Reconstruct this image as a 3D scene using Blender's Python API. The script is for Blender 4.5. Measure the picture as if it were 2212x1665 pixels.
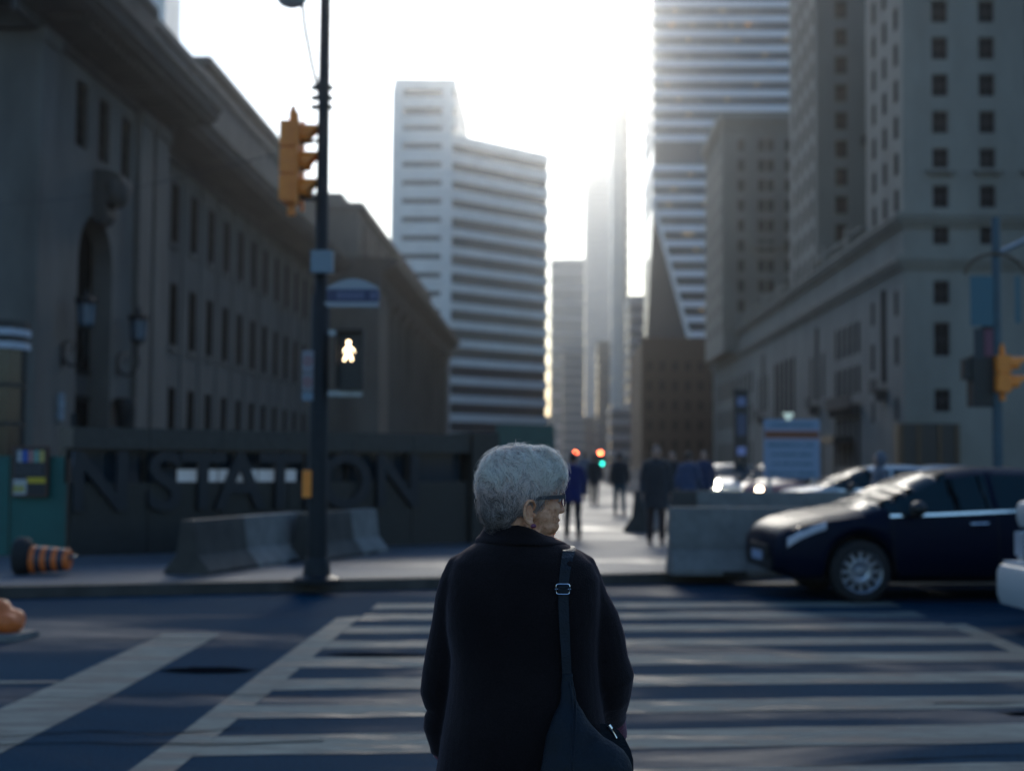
import bpy, bmesh, math, random
import numpy as np
from mathutils import Vector, Matrix, noise
R = math.radians
rnd = random.Random(7)
scene = bpy.context.scene
for o in list(bpy.data.objects):
    bpy.data.objects.remove(o)
COL = scene.collection

# ------------------------------------------------------------------ camera
CAM_Z = 1.5
LENS, SENSOR = 50.0, 36.0
YAW, PITCH, ROLL = R(1.60), R(3.03), R(0.45)
cd = bpy.data.cameras.new('camera')
cam = bpy.data.objects.new('camera', cd)
COL.objects.link(cam)
CAM_R = Matrix.Rotation(YAW, 4, 'Z') @ Matrix.Rotation(R(90) + PITCH, 4, 'X') @ Matrix.Rotation(ROLL, 4, 'Z')
cam.matrix_world = Matrix.Translation((0, 0, CAM_Z)) @ CAM_R
cd.lens, cd.sensor_width, cd.sensor_fit = LENS, SENSOR, 'HORIZONTAL'
cd.clip_start, cd.clip_end = 0.1, 6000
cd.dof.use_dof = True
cd.dof.focus_distance = 3.45
cd.dof.aperture_fstop = 2.7
scene.camera = cam

# ------------------------------------------------------------------ sky, sun, exposure
SUN_EL, SUN_AZ = R(22), R(1)          # azimuth measured from +Y towards +X
world = bpy.data.worlds.new('World')
scene.world = world
world.use_nodes = True
wt = world.node_tree
wt.nodes.clear()
wo = wt.nodes.new('ShaderNodeOutputWorld')
wb = wt.nodes.new('ShaderNodeBackground')
sky = wt.nodes.new('ShaderNodeTexSky')
sky.sky_type = 'NISHITA'
sky.sun_disc = False
sky.sun_elevation = SUN_EL
sky.sun_rotation = SUN_AZ
sky.altitude = 100
sky.air_density = 1.4
sky.dust_density = 1.1
sky.ozone_density = 6.5
wb.inputs['Strength'].default_value = 0.14
wt.links.new(sky.outputs['Color'], wb.inputs['Color'])
wt.links.new(wb.outputs['Background'], wo.inputs['Surface'])
sl = bpy.data.lights.new('sun', 'SUN')
sl.energy = 1.2
sl.angle = R(20)
sl.color = (1.0, 0.93, 0.80)
sun = bpy.data.objects.new('sun', sl)
COL.objects.link(sun)
sd = Vector((math.sin(SUN_AZ) * math.cos(SUN_EL), math.cos(SUN_AZ) * math.cos(SUN_EL), math.sin(SUN_EL)))
sun.rotation_euler = sd.to_track_quat('Z', 'Y').to_euler()
sun.location = (0, 60, 60)
scene.view_settings.view_transform = 'Standard'
scene.view_settings.look = 'None'
scene.view_settings.exposure = 0.28
scene.view_settings.gamma = 1.0
scene.cycles.use_denoising = True
scene.cycles.max_bounces = 6
scene.cycles.diffuse_bounces = 3
scene.cycles.glossy_bounces = 3
scene.cycles.transmission_bounces = 4
scene.cycles.volume_bounces = 0
scene.cycles.caustics_reflective = False
scene.cycles.caustics_refractive = False
scene.cycles.sample_clamp_indirect = 4.0

# ------------------------------------------------------------------ pixel helpers (2212 x 1665 view of the photograph)
FP = 2212 * LENS / SENSOR
def ray(px, py):
    d = Vector(((px - 1106) / FP, -(py - 832.5) / FP, -1.0))
    return (CAM_R.to_3x3() @ d)
def atY(px, py, Y):
    d = ray(px, py); t = Y / d.y
    return Vector((d.x * t, Y, CAM_Z + d.z * t))
def atX(px, py, X):
    d = ray(px, py); t = X / d.x
    return Vector((X, d.y * t, CAM_Z + d.z * t))
def atG(px, py, z=0.0):
    d = ray(px, py); t = (z - CAM_Z) / d.z
    return Vector((d.x * t, d.y * t, z))

# ------------------------------------------------------------------ materials
MATS = {}
def mat(name, col, rough=0.6, metal=0.0, var=0.0, vscale=3.0, bump=0.0, bscale=30.0, spec=0.5, sheen=0.0,
        emit=None, estr=0.0, coat=0.0, stretch=None, col2=None, trans=0.0, alpha=1.0):
    if name in MATS:
        return MATS[name]
    m = bpy.data.materials.new(name)
    m.use_nodes = True
    nt = m.node_tree
    b = nt.nodes['Principled BSDF']
    b.inputs['Base Color'].default_value = (*col, 1)
    b.inputs['Roughness'].default_value = rough
    b.inputs['Metallic'].default_value = metal
    b.inputs['Specular IOR Level'].default_value = spec
    b.inputs['Coat Weight'].default_value = coat
    b.inputs['Coat Roughness'].default_value = 0.04
    b.inputs['Transmission Weight'].default_value = trans
    b.inputs['Alpha'].default_value = alpha
    if sheen:
        b.inputs['Sheen Weight'].default_value = sheen
        b.inputs['Sheen Roughness'].default_value = 0.5
    if emit:
        b.inputs['Emission Color'].default_value = (*emit, 1)
        b.inputs['Emission Strength'].default_value = estr
    if var or bump:
        tc = nt.nodes.new('ShaderNodeTexCoord')
        mp = nt.nodes.new('ShaderNodeMapping')
        nt.links.new(tc.outputs['Object'], mp.inputs['Vector'])
        if stretch:
            mp.inputs['Scale'].default_value = stretch
    if var:
        n = nt.nodes.new('ShaderNodeTexNoise')
        n.inputs['Scale'].default_value = vscale
        n.inputs['Detail'].default_value = 6
        n.inputs['Roughness'].default_value = 0.65
        nt.links.new(mp.outputs['Vector'], n.inputs['Vector'])
        r = nt.nodes.new('ShaderNodeValToRGB')
        r.color_ramp.elements[0].position = 0.32
        r.color_ramp.elements[1].position = 0.68
        c2 = col2 or tuple(min(1, c * (1 + var)) for c in col)
        c1 = tuple(c * (1 - var) for c in col) if not col2 else col
        r.color_ramp.elements[0].color = (*c1, 1)
        r.color_ramp.elements[1].color = (*c2, 1)
        nt.links.new(n.outputs['Fac'], r.inputs['Fac'])
        nt.links.new(r.outputs['Color'], b.inputs['Base Color'])
    if bump:
        n2 = nt.nodes.new('ShaderNodeTexNoise')
        n2.inputs['Scale'].default_value = bscale
        n2.inputs['Detail'].default_value = 4
        nt.links.new(mp.outputs['Vector'], n2.inputs['Vector'])
        bp = nt.nodes.new('ShaderNodeBump')
        bp.inputs['Strength'].default_value = bump
        bp.inputs['Distance'].default_value = 0.01
        nt.links.new(n2.outputs['Fac'], bp.inputs['Height'])
        nt.links.new(bp.outputs['Normal'], b.inputs['Normal'])
    MATS[name] = m
    return m

def wet_ground(name, dry, wet, puddle, pscale, blend_scale=0.35, spec_dry=0.13, spec_wet=0.15):
    """rain-wet surface: damp film with smoother puddled zones and rougher drying zones"""
    m = bpy.data.materials.new(name)
    m.use_nodes = True
    nt = m.node_tree; L = nt.links
    b = nt.nodes['Principled BSDF']
    tc = nt.nodes.new('ShaderNodeTexCoord')
    mp = nt.nodes.new('ShaderNodeMapping')
    mp.inputs['Scale'].default_value = (0.45, 1.3, 1)
    mp.inputs['Rotation'].default_value = (0, 0, R(-8))
    L.new(tc.outputs['Object'], mp.inputs['Vector'])
    big = nt.nodes.new('ShaderNodeTexNoise')
    big.inputs['Scale'].default_value = blend_scale; big.inputs['Detail'].default_value = 7; big.inputs['Roughness'].default_value = 0.62
    big.inputs['Distortion'].default_value = 0.6
    L.new(mp.outputs['Vector'], big.inputs['Vector'])
    fine = nt.nodes.new('ShaderNodeTexNoise')
    fine.inputs['Scale'].default_value = pscale; fine.inputs['Detail'].default_value = 5
    L.new(tc.outputs['Object'], fine.inputs['Vector'])
    r = nt.nodes.new('ShaderNodeValToRGB')
    r.color_ramp.elements[0].position = 0.36; r.color_ramp.elements[1].position = 0.66
    r.color_ramp.elements[0].color = (*wet, 1); r.color_ramp.elements[1].color = (*dry, 1)
    L.new(big.outputs['Fac'], r.inputs['Fac'])
    mx = nt.nodes.new('ShaderNodeMix'); mx.data_type = 'RGBA'; mx.blend_type = 'MULTIPLY'
    mx.inputs['Factor'].default_value = 0.55
    r2 = nt.nodes.new('ShaderNodeValToRGB')
    r2.color_ramp.elements[0].position = 0.3; r2.color_ramp.elements[1].position = 0.7
    r2.color_ramp.elements[0].color = (0.45, 0.45, 0.45, 1); r2.color_ramp.elements[1].color = (1.3, 1.3, 1.3, 1)
    L.new(fine.outputs['Fac'], r2.inputs['Fac'])
    L.new(r.outputs['Color'], mx.inputs['A']); L.new(r2.outputs['Color'], mx.inputs['B'])
    L.new(mx.outputs['Result'], b.inputs['Base Color'])
    rr = nt.nodes.new('ShaderNodeValToRGB')
    rr.color_ramp.elements[0].position = 0.33; rr.color_ramp.elements[1].position = 0.50
    rr.color_ramp.elements[0].color = (puddle[0],) * 3 + (1,); rr.color_ramp.elements[1].color = (puddle[1],) * 3 + (1,)
    L.new(big.outputs['Fac'], rr.inputs['Fac'])
    L.new(rr.outputs['Color'], b.inputs['Roughness'])
    bp = nt.nodes.new('ShaderNodeBump')
    bp.inputs['Strength'].default_value = 0.22; bp.inputs['Distance'].default_value = 0.005
    sp = nt.nodes.new('ShaderNodeValToRGB')
    sp.color_ramp.elements[0].position = 0.33; sp.color_ramp.elements[1].position = 0.47
    sp.color_ramp.elements[0].color = (spec_wet,) * 3 + (1,); sp.color_ramp.elements[1].color = (spec_dry,) * 3 + (1,)
    L.new(big.outputs['Fac'], sp.inputs['Fac']); L.new(sp.outputs['Color'], b.inputs['Specular IOR Level'])
    L.new(fine.outputs['Fac'], bp.inputs['Height'])
    L.new(bp.outputs['Normal'], b.inputs['Normal'])
    MATS[name] = m
    return m

def paint_mat(name, col, wear=0.51):
    """road paint worn through to asphalt in patches"""
    m = bpy.data.materials.new(name)
    m.use_nodes = True
    nt = m.node_tree; L = nt.links
    b = nt.nodes['Principled BSDF']
    tc = nt.nodes.new('ShaderNodeTexCoord')
    mp = nt.nodes.new('ShaderNodeMapping'); mp.inputs['Scale'].default_value = (0.5, 2.2, 1)
    mp.inputs['Rotation'].default_value = (0, 0, R(-8))
    L.new(tc.outputs['Object'], mp.inputs['Vector'])
    n = nt.nodes.new('ShaderNodeTexNoise')
    n.inputs['Scale'].default_value = 2.2; n.inputs['Detail'].default_value = 9; n.inputs['Roughness'].default_value = 0.72
    L.new(mp.outputs['Vector'], n.inputs['Vector'])
    r = nt.nodes.new('ShaderNodeValToRGB')
    e = r.color_ramp.elements
    e[0].position = wear - 0.12; e[0].color = (0.05, 0.056, 0.065, 1)
    e[1].position = wear + 0.03; e[1].color = (*[c * 0.72 for c in col], 1)
    k = e.new(0.72); k.color = (*col, 1)
    L.new(n.outputs['Fac'], r.inputs['Fac'])
    L.new(r.outputs['Color'], b.inputs['Base Color'])
    rr = nt.nodes.new('ShaderNodeValToRGB')
    rr.color_ramp.elements[0].position = 0.35; rr.color_ramp.elements[0].color = (0.4,) * 3 + (1,)
    rr.color_ramp.elements[1].position = 0.5; rr.color_ramp.elements[1].color = (0.85,) * 3 + (1,)
    L.new(n.outputs['Fac'], rr.inputs['Fac'])
    L.new(rr.outputs['Color'], b.inputs['Roughness'])
    b.inputs['Specular IOR Level'].default_value = 0.08
    bp = nt.nodes.new('ShaderNodeBump'); bp.inputs['Strength'].default_value = 0.2; bp.inputs['Distance'].default_value = 0.004
    f = nt.nodes.new('ShaderNodeTexNoise'); f.inputs['Scale'].default_value = 60
    L.new(tc.outputs['Object'], f.inputs['Vector']); L.new(f.outputs['Fac'], bp.inputs['Height'])
    L.new(bp.outputs['Normal'], b.inputs['Normal'])
    MATS[name] = m
    return m

asphalt = wet_ground('wet_asphalt', (0.007, 0.046, 0.084), (0.004, 0.030, 0.058), (0.50, 0.92), 45, 0.35, 0.02)
paving = wet_ground('wet_paving', (0.135, 0.148, 0.165), (0.065, 0.075, 0.088), (0.30, 0.62), 25, 0.5, 0.15, 0.25)
roadpaint = paint_mat('road_paint', (0.25, 0.28, 0.25))
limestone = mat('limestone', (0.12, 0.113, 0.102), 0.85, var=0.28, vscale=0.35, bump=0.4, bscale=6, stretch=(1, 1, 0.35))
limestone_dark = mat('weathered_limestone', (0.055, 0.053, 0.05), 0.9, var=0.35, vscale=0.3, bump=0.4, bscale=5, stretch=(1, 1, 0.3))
hotel_stone = mat('hotel_stone', (0.235, 0.22, 0.188), 0.85, var=0.18, vscale=0.22, bump=0.3, bscale=4, stretch=(1, 1, 0.4))
granite = mat('dark_granite', (0.024, 0.023, 0.021), 0.45, var=0.35, vscale=14, bump=0.15, bscale=40)
granite2 = mat('granite_coping', (0.04, 0.038, 0.034), 0.5, var=0.3, vscale=14, bump=0.15, bscale=40)
concrete = mat('concrete', (0.17, 0.168, 0.16), 0.8, var=0.25, vscale=4, bump=0.4, bscale=25)
concrete_stained = mat('stained_concrete', (0.055, 0.05, 0.044), 0.8, var=0.35, vscale=3, bump=0.4, bscale=25)
glass_dark = mat('dark_window_glass', (0.004, 0.005, 0.006), 0.6, spec=0.0)
glass_blue = mat('tower_glass', (0.008, 0.032, 0.055), 0.12, spec=0.4)
frame_dark = mat('dark_window_frame', (0.02, 0.02, 0.02), 0.8, spec=0.05)
frame_stone = mat('painted_frame', (0.07, 0.068, 0.065), 0.6)
band_white = mat('white_spandrel', (0.85, 0.84, 0.80), 0.45, var=0.08, vscale=0.3)
band_cool = mat('pale_metal_band', (0.86, 0.85, 0.88), 0.35, metal=0.0)
steel_dark = mat('dark_painted_steel', (0.010, 0.014, 0.018), 0.5, var=0.25, vscale=8, spec=0.25)
steel_blue = mat('blue_green_steel', (0.025, 0.07, 0.10), 0.4, var=0.2, vscale=8)
steel_grey = mat('galvanised_steel', (0.32, 0.34, 0.36), 0.45, metal=0.6, var=0.15, vscale=10)
signal_yellow = mat('signal_yellow', (0.98, 0.27, 0.03), 0.45, var=0.12, vscale=6)
black_plastic = mat('black_plastic', (0.012, 0.012, 0.013), 0.45)
rubber = mat('rubber', (0.014, 0.014, 0.015), 0.8)
chrome = mat('chrome', (0.75, 0.76, 0.78), 0.12, metal=1.0)
white_enamel = mat('white_enamel', (0.30, 0.33, 0.37), 0.4)
teal_panel = mat('teal_hoarding', (0.012, 0.105, 0.095), 0.6, var=0.15, vscale=2)
orange_plastic = mat('orange_plastic', (0.72, 0.16, 0.03), 0.5, var=0.15, vscale=5)
reflective = mat('reflective_tape', (0.55, 0.58, 0.62), 0.35)
lens_off = mat('unlit_lens', (0.02, 0.03, 0.03), 0.2)
blue_ink = mat('blue_sign_face', (0.012, 0.022, 0.09), 0.4)

# ------------------------------------------------------------------ mesh builder
class MB:
    def __init__(s):
        s.v, s.f, s.m = [], [], []
    def add(s, vs, fs, mi=0):
        o = len(s.v)
        s.v.extend([tuple(v) for v in vs])
        s.f.extend([tuple(i + o for i in f) for f in fs])
        s.m.extend([mi] * len(fs))
        return s
    def box(s, a, b, mi=0):
        x0, y0, z0 = a; x1, y1, z1 = b
        vs = [(x0, y0, z0), (x1, y0, z0), (x1, y1, z0), (x0, y1, z0), (x0, y0, z1), (x1, y0, z1), (x1, y1, z1), (x0, y1, z1)]
        return s.add(vs, [(0, 3, 2, 1), (4, 5, 6, 7), (0, 1, 5, 4), (1, 2, 6, 5), (2, 3, 7, 6), (3, 0, 4, 7)], mi)
    def obox(s, c, size, rot=None, mi=0):
        hx, hy, hz = [k / 2 for k in size]
        M = rot.to_3x3() if rot else Matrix.Identity(3)
        c = Vector(c)
        vs = [c + M @ Vector((x, y, z)) for z in (-hz, hz) for x, y in ((-hx, -hy), (hx, -hy), (hx, hy), (-hx, hy))]
        return s.add(vs, [(0, 3, 2, 1), (4, 5, 6, 7), (0, 1, 5, 4), (1, 2, 6, 5), (2, 3, 7, 6), (3, 0, 4, 7)], mi)
    def rings(s, rings, cap=True, mi=0, closed=True):
        n = len(rings[0])
        vs = [p for r in rings for p in r]
        fs = []
        for i in range(len(rings) - 1):
            for j in range(n if closed else n - 1):
                k = (j + 1) % n
                fs.append((i * n + j, i * n + k, (i + 1) * n + k, (i + 1) * n + j))
        if cap:
            fs.append(tuple(range(n))[::-1])
            fs.append(tuple((len(rings) - 1) * n + j for j in range(n)))
        return s.add(vs, fs, mi)
    def tube(s, pts, rad, n=10, mi=0, cap=True, flat=1.0, side=None):
        pts = [Vector(p) for p in pts]
        if not hasattr(rad, '__len__'):
            rad = [rad] * len(pts)
        rs = []
        t0 = (pts[1] - pts[0]).normalized()
        a = Vector(side) if side else (Vector((0, 0, 1)) if abs(t0.z) < 0.9 else Vector((1, 0, 0)))
        u = (a - t0 * a.dot(t0)).normalized()
        for i, p in enumerate(pts):
            t = (pts[min(i + 1, len(pts) - 1)] - pts[max(i - 1, 0)]).normalized()
            u = (u - t * u.dot(t)).normalized()
            w = t.cross(u)
            r = rad[i]
            ru, rw = (r if hasattr(r, '__len__') else (r, r * flat))
            rs.append([p + u * (ru * math.cos(2 * math.pi * k / n)) + w * (rw * math.sin(2 * math.pi * k / n)) for k in range(n)])
        return s.rings(rs, cap, mi)
    def ell(s, c, r, n=20, m=12, mi=0, rot=None):
        c = Vector(c); M = rot.to_3x3() if rot else Matrix.Identity(3)
        rs = []
        for i in range(1, m):
            th = math.pi * i / m
            rs.append([c + M @ Vector((r[0] * math.sin(th) * math.cos(2 * math.pi * k / n), r[1] * math.sin(th) * math.sin(2 * math.pi * k / n), -r[2] * math.cos(th))) for k in range(n)])
        return s.rings(rs, True, mi)
    def prism(s, poly, z0, z1, mi=0):
        n = len(poly)
        vs = [(p[0], p[1], z0) for p in poly] + [(p[0], p[1], z1) for p in poly]
        fs = [tuple(range(n))[::-1], tuple(range(n, 2 * n))] + [(i, (i + 1) % n, n + (i + 1) % n, n + i) for i in range(n)]
        return s.add(vs, fs, mi)
    def lathe(s, prof, n=24, c=(0, 0, 0), axis='Z', mi=0, cap=True):
        rs = []
        for r, z in prof:
            ring = []
            for k in range(n):
                a = 2 * math.pi * k / n
                x, y = r * math.cos(a), r * math.sin(a)
                p = {'Z': (x, y, z), 'Y': (x, z, y), 'X': (z, x, y)}[axis]
                ring.append((p[0] + c[0], p[1] + c[1], p[2] + c[2]))
            rs.append(ring)
        return s.rings(rs, cap, mi)
    def extrude(s, prof, O, A, B, D, mi=0):
        """closed profile [(a,b)] in axes A,B at O, pushed along D"""
        O, A, B, D = Vector(O), Vector(A), Vector(B), Vector(D)
        r0 = [O + A * a + B * b for a, b in prof]
        return s.rings([r0, [p + D for p in r0]], True, mi)
    def mesh(s, name, mats, smooth=False):
        me = bpy.data.meshes.new(name)
        me.from_pydata(s.v, [], s.f)
        for mt in mats:
            me.materials.append(mt)
        if len(mats) > 1:
            me.polygons.foreach_set('material_index', s.m)
        bm = bmesh.new(); bm.from_mesh(me)
        bmesh.ops.recalc_face_normals(bm, faces=bm.faces)
        bm.to_mesh(me); bm.free()
        if smooth:
            me.polygons.foreach_set('use_smooth', [True] * len(me.polygons))
            if smooth != 'all':
                me.set_sharp_from_angle(angle=R(40))
        me.update()
        return me

WM = {}
def place(o, parent=None, world=True, loc=(0, 0, 0), rot=(0, 0, 0), scale=(1, 1, 1)):
    COL.objects.link(o)
    o.location, o.rotation_euler, o.scale = loc, rot, scale
    M = Matrix.LocRotScale(Vector(loc), o.rotation_euler.to_quaternion(), Vector(scale))
    if parent is not None:
        o.parent = parent
        PW = WM[parent.name]
        if world:
            o.matrix_parent_inverse = PW.inverted()
            WM[o.name] = M
        else:
            WM[o.name] = PW @ M
    else:
        WM[o.name] = M
    return o
def part(name, mb, mats, parent=None, world=True, smooth=False, loc=(0, 0, 0), rot=(0, 0, 0), scale=(1, 1, 1), label=None, kind=None):
    if not isinstance(mats, (list, tuple)):
        mats = [mats]
    me = mb if isinstance(mb, bpy.types.Mesh) else mb.mesh(name, mats, smooth)
    o = bpy.data.objects.new(name, me)
    place(o, parent, world, loc, rot, scale)
    if label: o['label'] = label
    if kind: o['kind'] = kind
    return o
def tag(o, label, cat, group=None):
    o['label'] = label; o['category'] = cat
    if group: o['group'] = group
    return o
def thing(name, label, cat, loc=(0, 0, 0), rotz=0.0, group=None):
    o = bpy.data.objects.new(name, None)
    o.empty_display_size = 0.2
    place(o, None, True, loc, (0, 0, rotz))
    return tag(o, label, cat, group)
def copy_thing(root, loc, rotz, label, group=None):
    r = root.copy(); COL.objects.link(r)
    r.location = loc; r.rotation_euler = (0, 0, rotz)
    r['label'] = label
    if group: r['group'] = group
    for ch in list(root.children):
        c = ch.copy(); COL.objects.link(c); c.parent = r
        for g in ch.children:
            d = g.copy(); COL.objects.link(d); d.parent = c
    return r
def fuse(mb, voxel, it=3, name='fused', mats=(), post=None):
    me = bpy.data.meshes.new('tmp'); me.from_pydata(mb.v, [], mb.f)
    bm = bmesh.new(); bm.from_mesh(me); bmesh.ops.recalc_face_normals(bm, faces=bm.faces); bm.to_mesh(me); bm.free()
    o = bpy.data.objects.new('tmp', me); COL.objects.link(o)
    md = o.modifiers.new('r', 'REMESH'); md.mode = 'VOXEL'; md.voxel_size = voxel; md.use_smooth_shade = True
    if it:
        sm = o.modifiers.new('s', 'SMOOTH'); sm.factor = 0.5; sm.iterations = it
    dg = bpy.context.evaluated_depsgraph_get()
    out = bpy.data.meshes.new_from_object(o.evaluated_get(dg))
    bpy.data.objects.remove(o); bpy.data.meshes.remove(me)
    out.name = name
    out.materials.clear()
    for m in mats:
        out.materials.append(m)
    if post:
        n = len(out.vertices)
        co = np.empty(n * 3, np.float32); out.vertices.foreach_get('co', co)
        no = np.empty(n * 3, np.float32); out.vertices.foreach_get('normal', no)
        co = post(co.reshape(-1, 3), no.reshape(-1, 3))
        out.vertices.foreach_set('co', co.reshape(-1).astype(np.float32))
    out.polygons.foreach_set('use_smooth', [True] * len(out.polygons))
    out.update()
    return out
def text_mesh(txt, size, depth, name='letter', mats=(), offset=0.0, bevel=0.0):
    c = bpy.data.curves.new('t', 'FONT'); c.body = txt; c.size = size; c.extrude = depth; c.offset = offset
    c.align_x = 'CENTER'; c.bevel_depth = bevel
    o = bpy.data.objects.new('t', c); COL.objects.link(o)
    dg = bpy.context.evaluated_depsgraph_get()
    me = bpy.data.meshes.new_from_object(o.evaluated_get(dg))
    bpy.data.objects.remove(o); bpy.data.curves.remove(c)
    me.name = name
    me.materials.clear()
    for m in mats: me.materials.append(m)
    return me
def wall_open(mb, O, U, W, H, rects, depth=0.3, mi=0, back=False):
    """wall sheet in plane O + u*U + v*Z with real rectangular openings and reveals; outward = U x Z"""
    O, U = Vector(O), Vector(U); Z = Vector((0, 0, 1)); N = U.cross(Z)
    us = sorted({0.0, W, *[round(r[0], 4) for r in rects], *[round(r[2], 4) for r in rects]})
    vs = sorted({0.0, H, *[round(r[1], 4) for r in rects], *[round(r[3], 4) for r in rects]})
    P = lambda u, v, d=0.0: O + U * u + Z * v - N * d
    for i in range(len(us) - 1):
        uc = (us[i] + us[i + 1]) / 2
        cand = [r for r in rects if r[0] < uc < r[2]]
        j = 0
        while j < len(vs) - 1:
            vc = (vs[j] + vs[j + 1]) / 2
            if any(r[1] < vc < r[3] for r in cand):
                j += 1; continue
            k = j
            while k + 1 < len(vs) - 1 and not any(r[1] < (vs[k + 1] + vs[k + 2]) / 2 < r[3] for r in cand):
                k += 1
            mb.add([P(us[i], vs[j]), P(us[i + 1], vs[j]), P(us[i + 1], vs[k + 1]), P(us[i], vs[k + 1])], [(0, 1, 2, 3)], mi)
            j = k + 1
    for u0, v0, u1, v1 in rects:
        a = [P(u0, v0), P(u1, v0), P(u1, v1), P(u0, v1)]
        b = [P(u0, v0, depth), P(u1, v0, depth), P(u1, v1, depth), P(u0, v1, depth)]
        mb.add(a + b, [(0, 4, 5, 1), (1, 5, 6, 2), (2, 6, 7, 3), (3, 7, 4, 0)], mi)
WIN = {}
def window_mesh(w, h, fr=0.09, bars=(1, 1), mats=None, key=''):
    k = (round(w, 3), round(h, 3), bars, key)
    if k not in WIN:
        b = MB()
        b.add([(-w / 2, 0.05, 0), (w / 2, 0.05, 0), (w / 2, 0.05, h), (-w / 2, 0.05, h)], [(0, 1, 2, 3)], 1)
        b.box((-w / 2, -0.03, 0), (-w / 2 + fr, 0.048, h)); b.box((w / 2 - fr, -0.03, 0), (w / 2, 0.048, h))
        b.box((-w / 2 + fr, -0.03, 0), (w / 2 - fr, 0.048, fr)); b.box((-w / 2 + fr, -0.03, h - fr), (w / 2 - fr, 0.048, h))
        for i in range(bars[0]):
            x = -w / 2 + w * (i + 1) / (bars[0] + 1)
            b.box((x - fr * .3, -0.015, fr), (x + fr * .3, 0.045, h - fr))
        for i in range(bars[1]):
            z = h * (i + 1) / (bars[1] + 1)
            b.box((-w / 2 + fr, -0.022, z - fr * .35), (w / 2 - fr, 0.04, z + fr * .35))
        WIN[k] = b.mesh('window', mats or [frame_dark, glass_dark])
    return WIN[k]
def add_windows(parent, O, U, rects, depth, bars=(1, 1), mats=None, key='', name='window'):
    O, U = Vector(O), Vector(U); N = U.cross(Vector((0, 0, 1)))
    rz = math.atan2(U.y, U.x)
    for u0, v0, u1, v1 in rects:
        p = O + U * ((u0 + u1) / 2) + Vector((0, 0, v0)) - N * (depth - 0.06)
        part(name, window_mesh(u1 - u0, v1 - v0, 0.09, bars, mats, key), None, parent, True, loc=p, rot=(0, 0, rz))

# ================================================================== ground
def structure(name, mb, m):
    o = part(name, mb, m); o['kind'] = 'structure'; return o
structure('road', MB().add([(-1600, -200, 0), (1600, -200, 0), (1600, 1800, 0), (-1600, 1800, 0)], [(0, 1, 2, 3)]), asphalt)
KERB = [(-40, 2.4), (-14, 11.9), (-5.8, 14.96), (-1.83, 16.46), (0.6, 17.4), (2.4, 18.2), (3.3, 19.2), (3.6, 21.0), (3.6, 640)]
def offset_line(pts, d):
    out = []
    for i, p in enumerate(pts):
        a = Vector(pts[max(i - 1, 0)]); b = Vector(pts[min(i + 1, len(pts) - 1)])
        t = (b - a).normalized(); out.append((p[0] - t.y * d, p[1] + t.x * d))
    return out
inner = offset_line(KERB, 0.3)
structure('sidewalk', MB().prism(inner + [(-60, 640), (-60, 2.6)], -0.2, 0.126), paving)
kb = MB()
for a, b, c, d in zip(KERB[:-1], KERB[1:], inner[1:], inner[:-1]):
    kb.prism([a, b, c, d], -0.2, 0.13)
structure('kerb', kb, concrete_stained)
KR = [(26, 640), (26, 27), (26.6, 24.6), (28.5, 23.2), (60, 27.5)]
inr = offset_line(KR, 0.3)
structure('sidewalk', MB().prism(inr + [(110, 34), (110, 640)], -0.2, 0.126), paving)
kb = MB()
for a, b, c, d in zip(KR[:-1], KR[1:], inr[1:], inr[:-1]):
    kb.prism([a, b, c, d], -0.2, 0.13)
structure('kerb', kb, concrete_stained)

# painted markings: ladder crosswalk, stop bar, lane line
SL = 0.15
def bar_poly(x0, x1, yc, w, jit=0.0):
    n = 14; top, bot = [], []
    for i in range(n + 1):
        x = x0 + (x1 - x0) * i / n
        y = yc + SL * (x - 0.8)
        top.append((x, y + w / 2 + rnd.uniform(-jit, jit))); bot.append((x, y - w / 2 + rnd.uniform(-jit, jit)))
    return top + bot[::-1]
def flat(name, poly, z, m):
    b = MB(); b.add([(p[0], p[1], z) for p in poly], [tuple(range(len(poly)))])
    o = part(name, b, m); o['kind'] = 'structure'
for i in range(-3, 8):
    flat('crosswalk_bar', bar_poly(-1.80, 3.70, 7.86 + 1.02 * i, 0.50 + rnd.uniform(-.05, .04), 0.016), 0.004, roadpaint)
for x0, x1 in ((-2.02, -1.80), (3.70, 3.90)):
    flat('crosswalk_rail', [(x0, 3.6), (x1, 3.6)] + [(x1 + rnd.uniform(-.01, .01), y + 0.1 * (x1 < 0)) for y in (6, 8, 10, 12, 13.6)] + [(x0 + rnd.uniform(-.01, .01), y) for y in (13.5, 12, 10, 8, 6)], 0.004, roadpaint)
flat('stop_bar', [(-3.28, 1.5), (-2.78, 1.5), (-2.79, 6), (-2.76, 9), (-2.82, 12.2), (-3.30, 12.13), (-3.27, 9), (-3.29, 6)], 0.004, roadpaint)
def crack(name, pts, w):
    top = [(x, y + w * rnd.uniform(.2, .8)) for x, y in pts]; bot = [(x, y - w * rnd.uniform(.2, .8)) for x, y in pts]
    flat(name, top + bot[::-1], 0.0075, tar)
tar = mat('tar', (.006, .008, .011), .95, spec=0.0)
for (x0, y0), (x1, y1), w in (((-6.5, 6.9), (-1.2, 7.62), .02), ((-4.2, 7.45), (-1.7, 7.9), .018), ((-6, 8.6), (-1.5, 9.1), .014), ((-7, 10.9), (-2.6, 11.9), .016), ((1.2, 7.2), (5.6, 8.15), .016), ((2.4, 9.0), (5.5, 9.9), .02), ((-.4, 12.6), (3.4, 13.2), .014)):
    nn = 26; ph_ = rnd.uniform(0, 6)
    crack('tar_crack', [(x0 + (x1 - x0) * i / nn, y0 + (y1 - y0) * i / nn + .05 * math.sin(i * .7 + ph_) + rnd.uniform(-.02, .02)) for i in range(nn + 1)], w)
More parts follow.
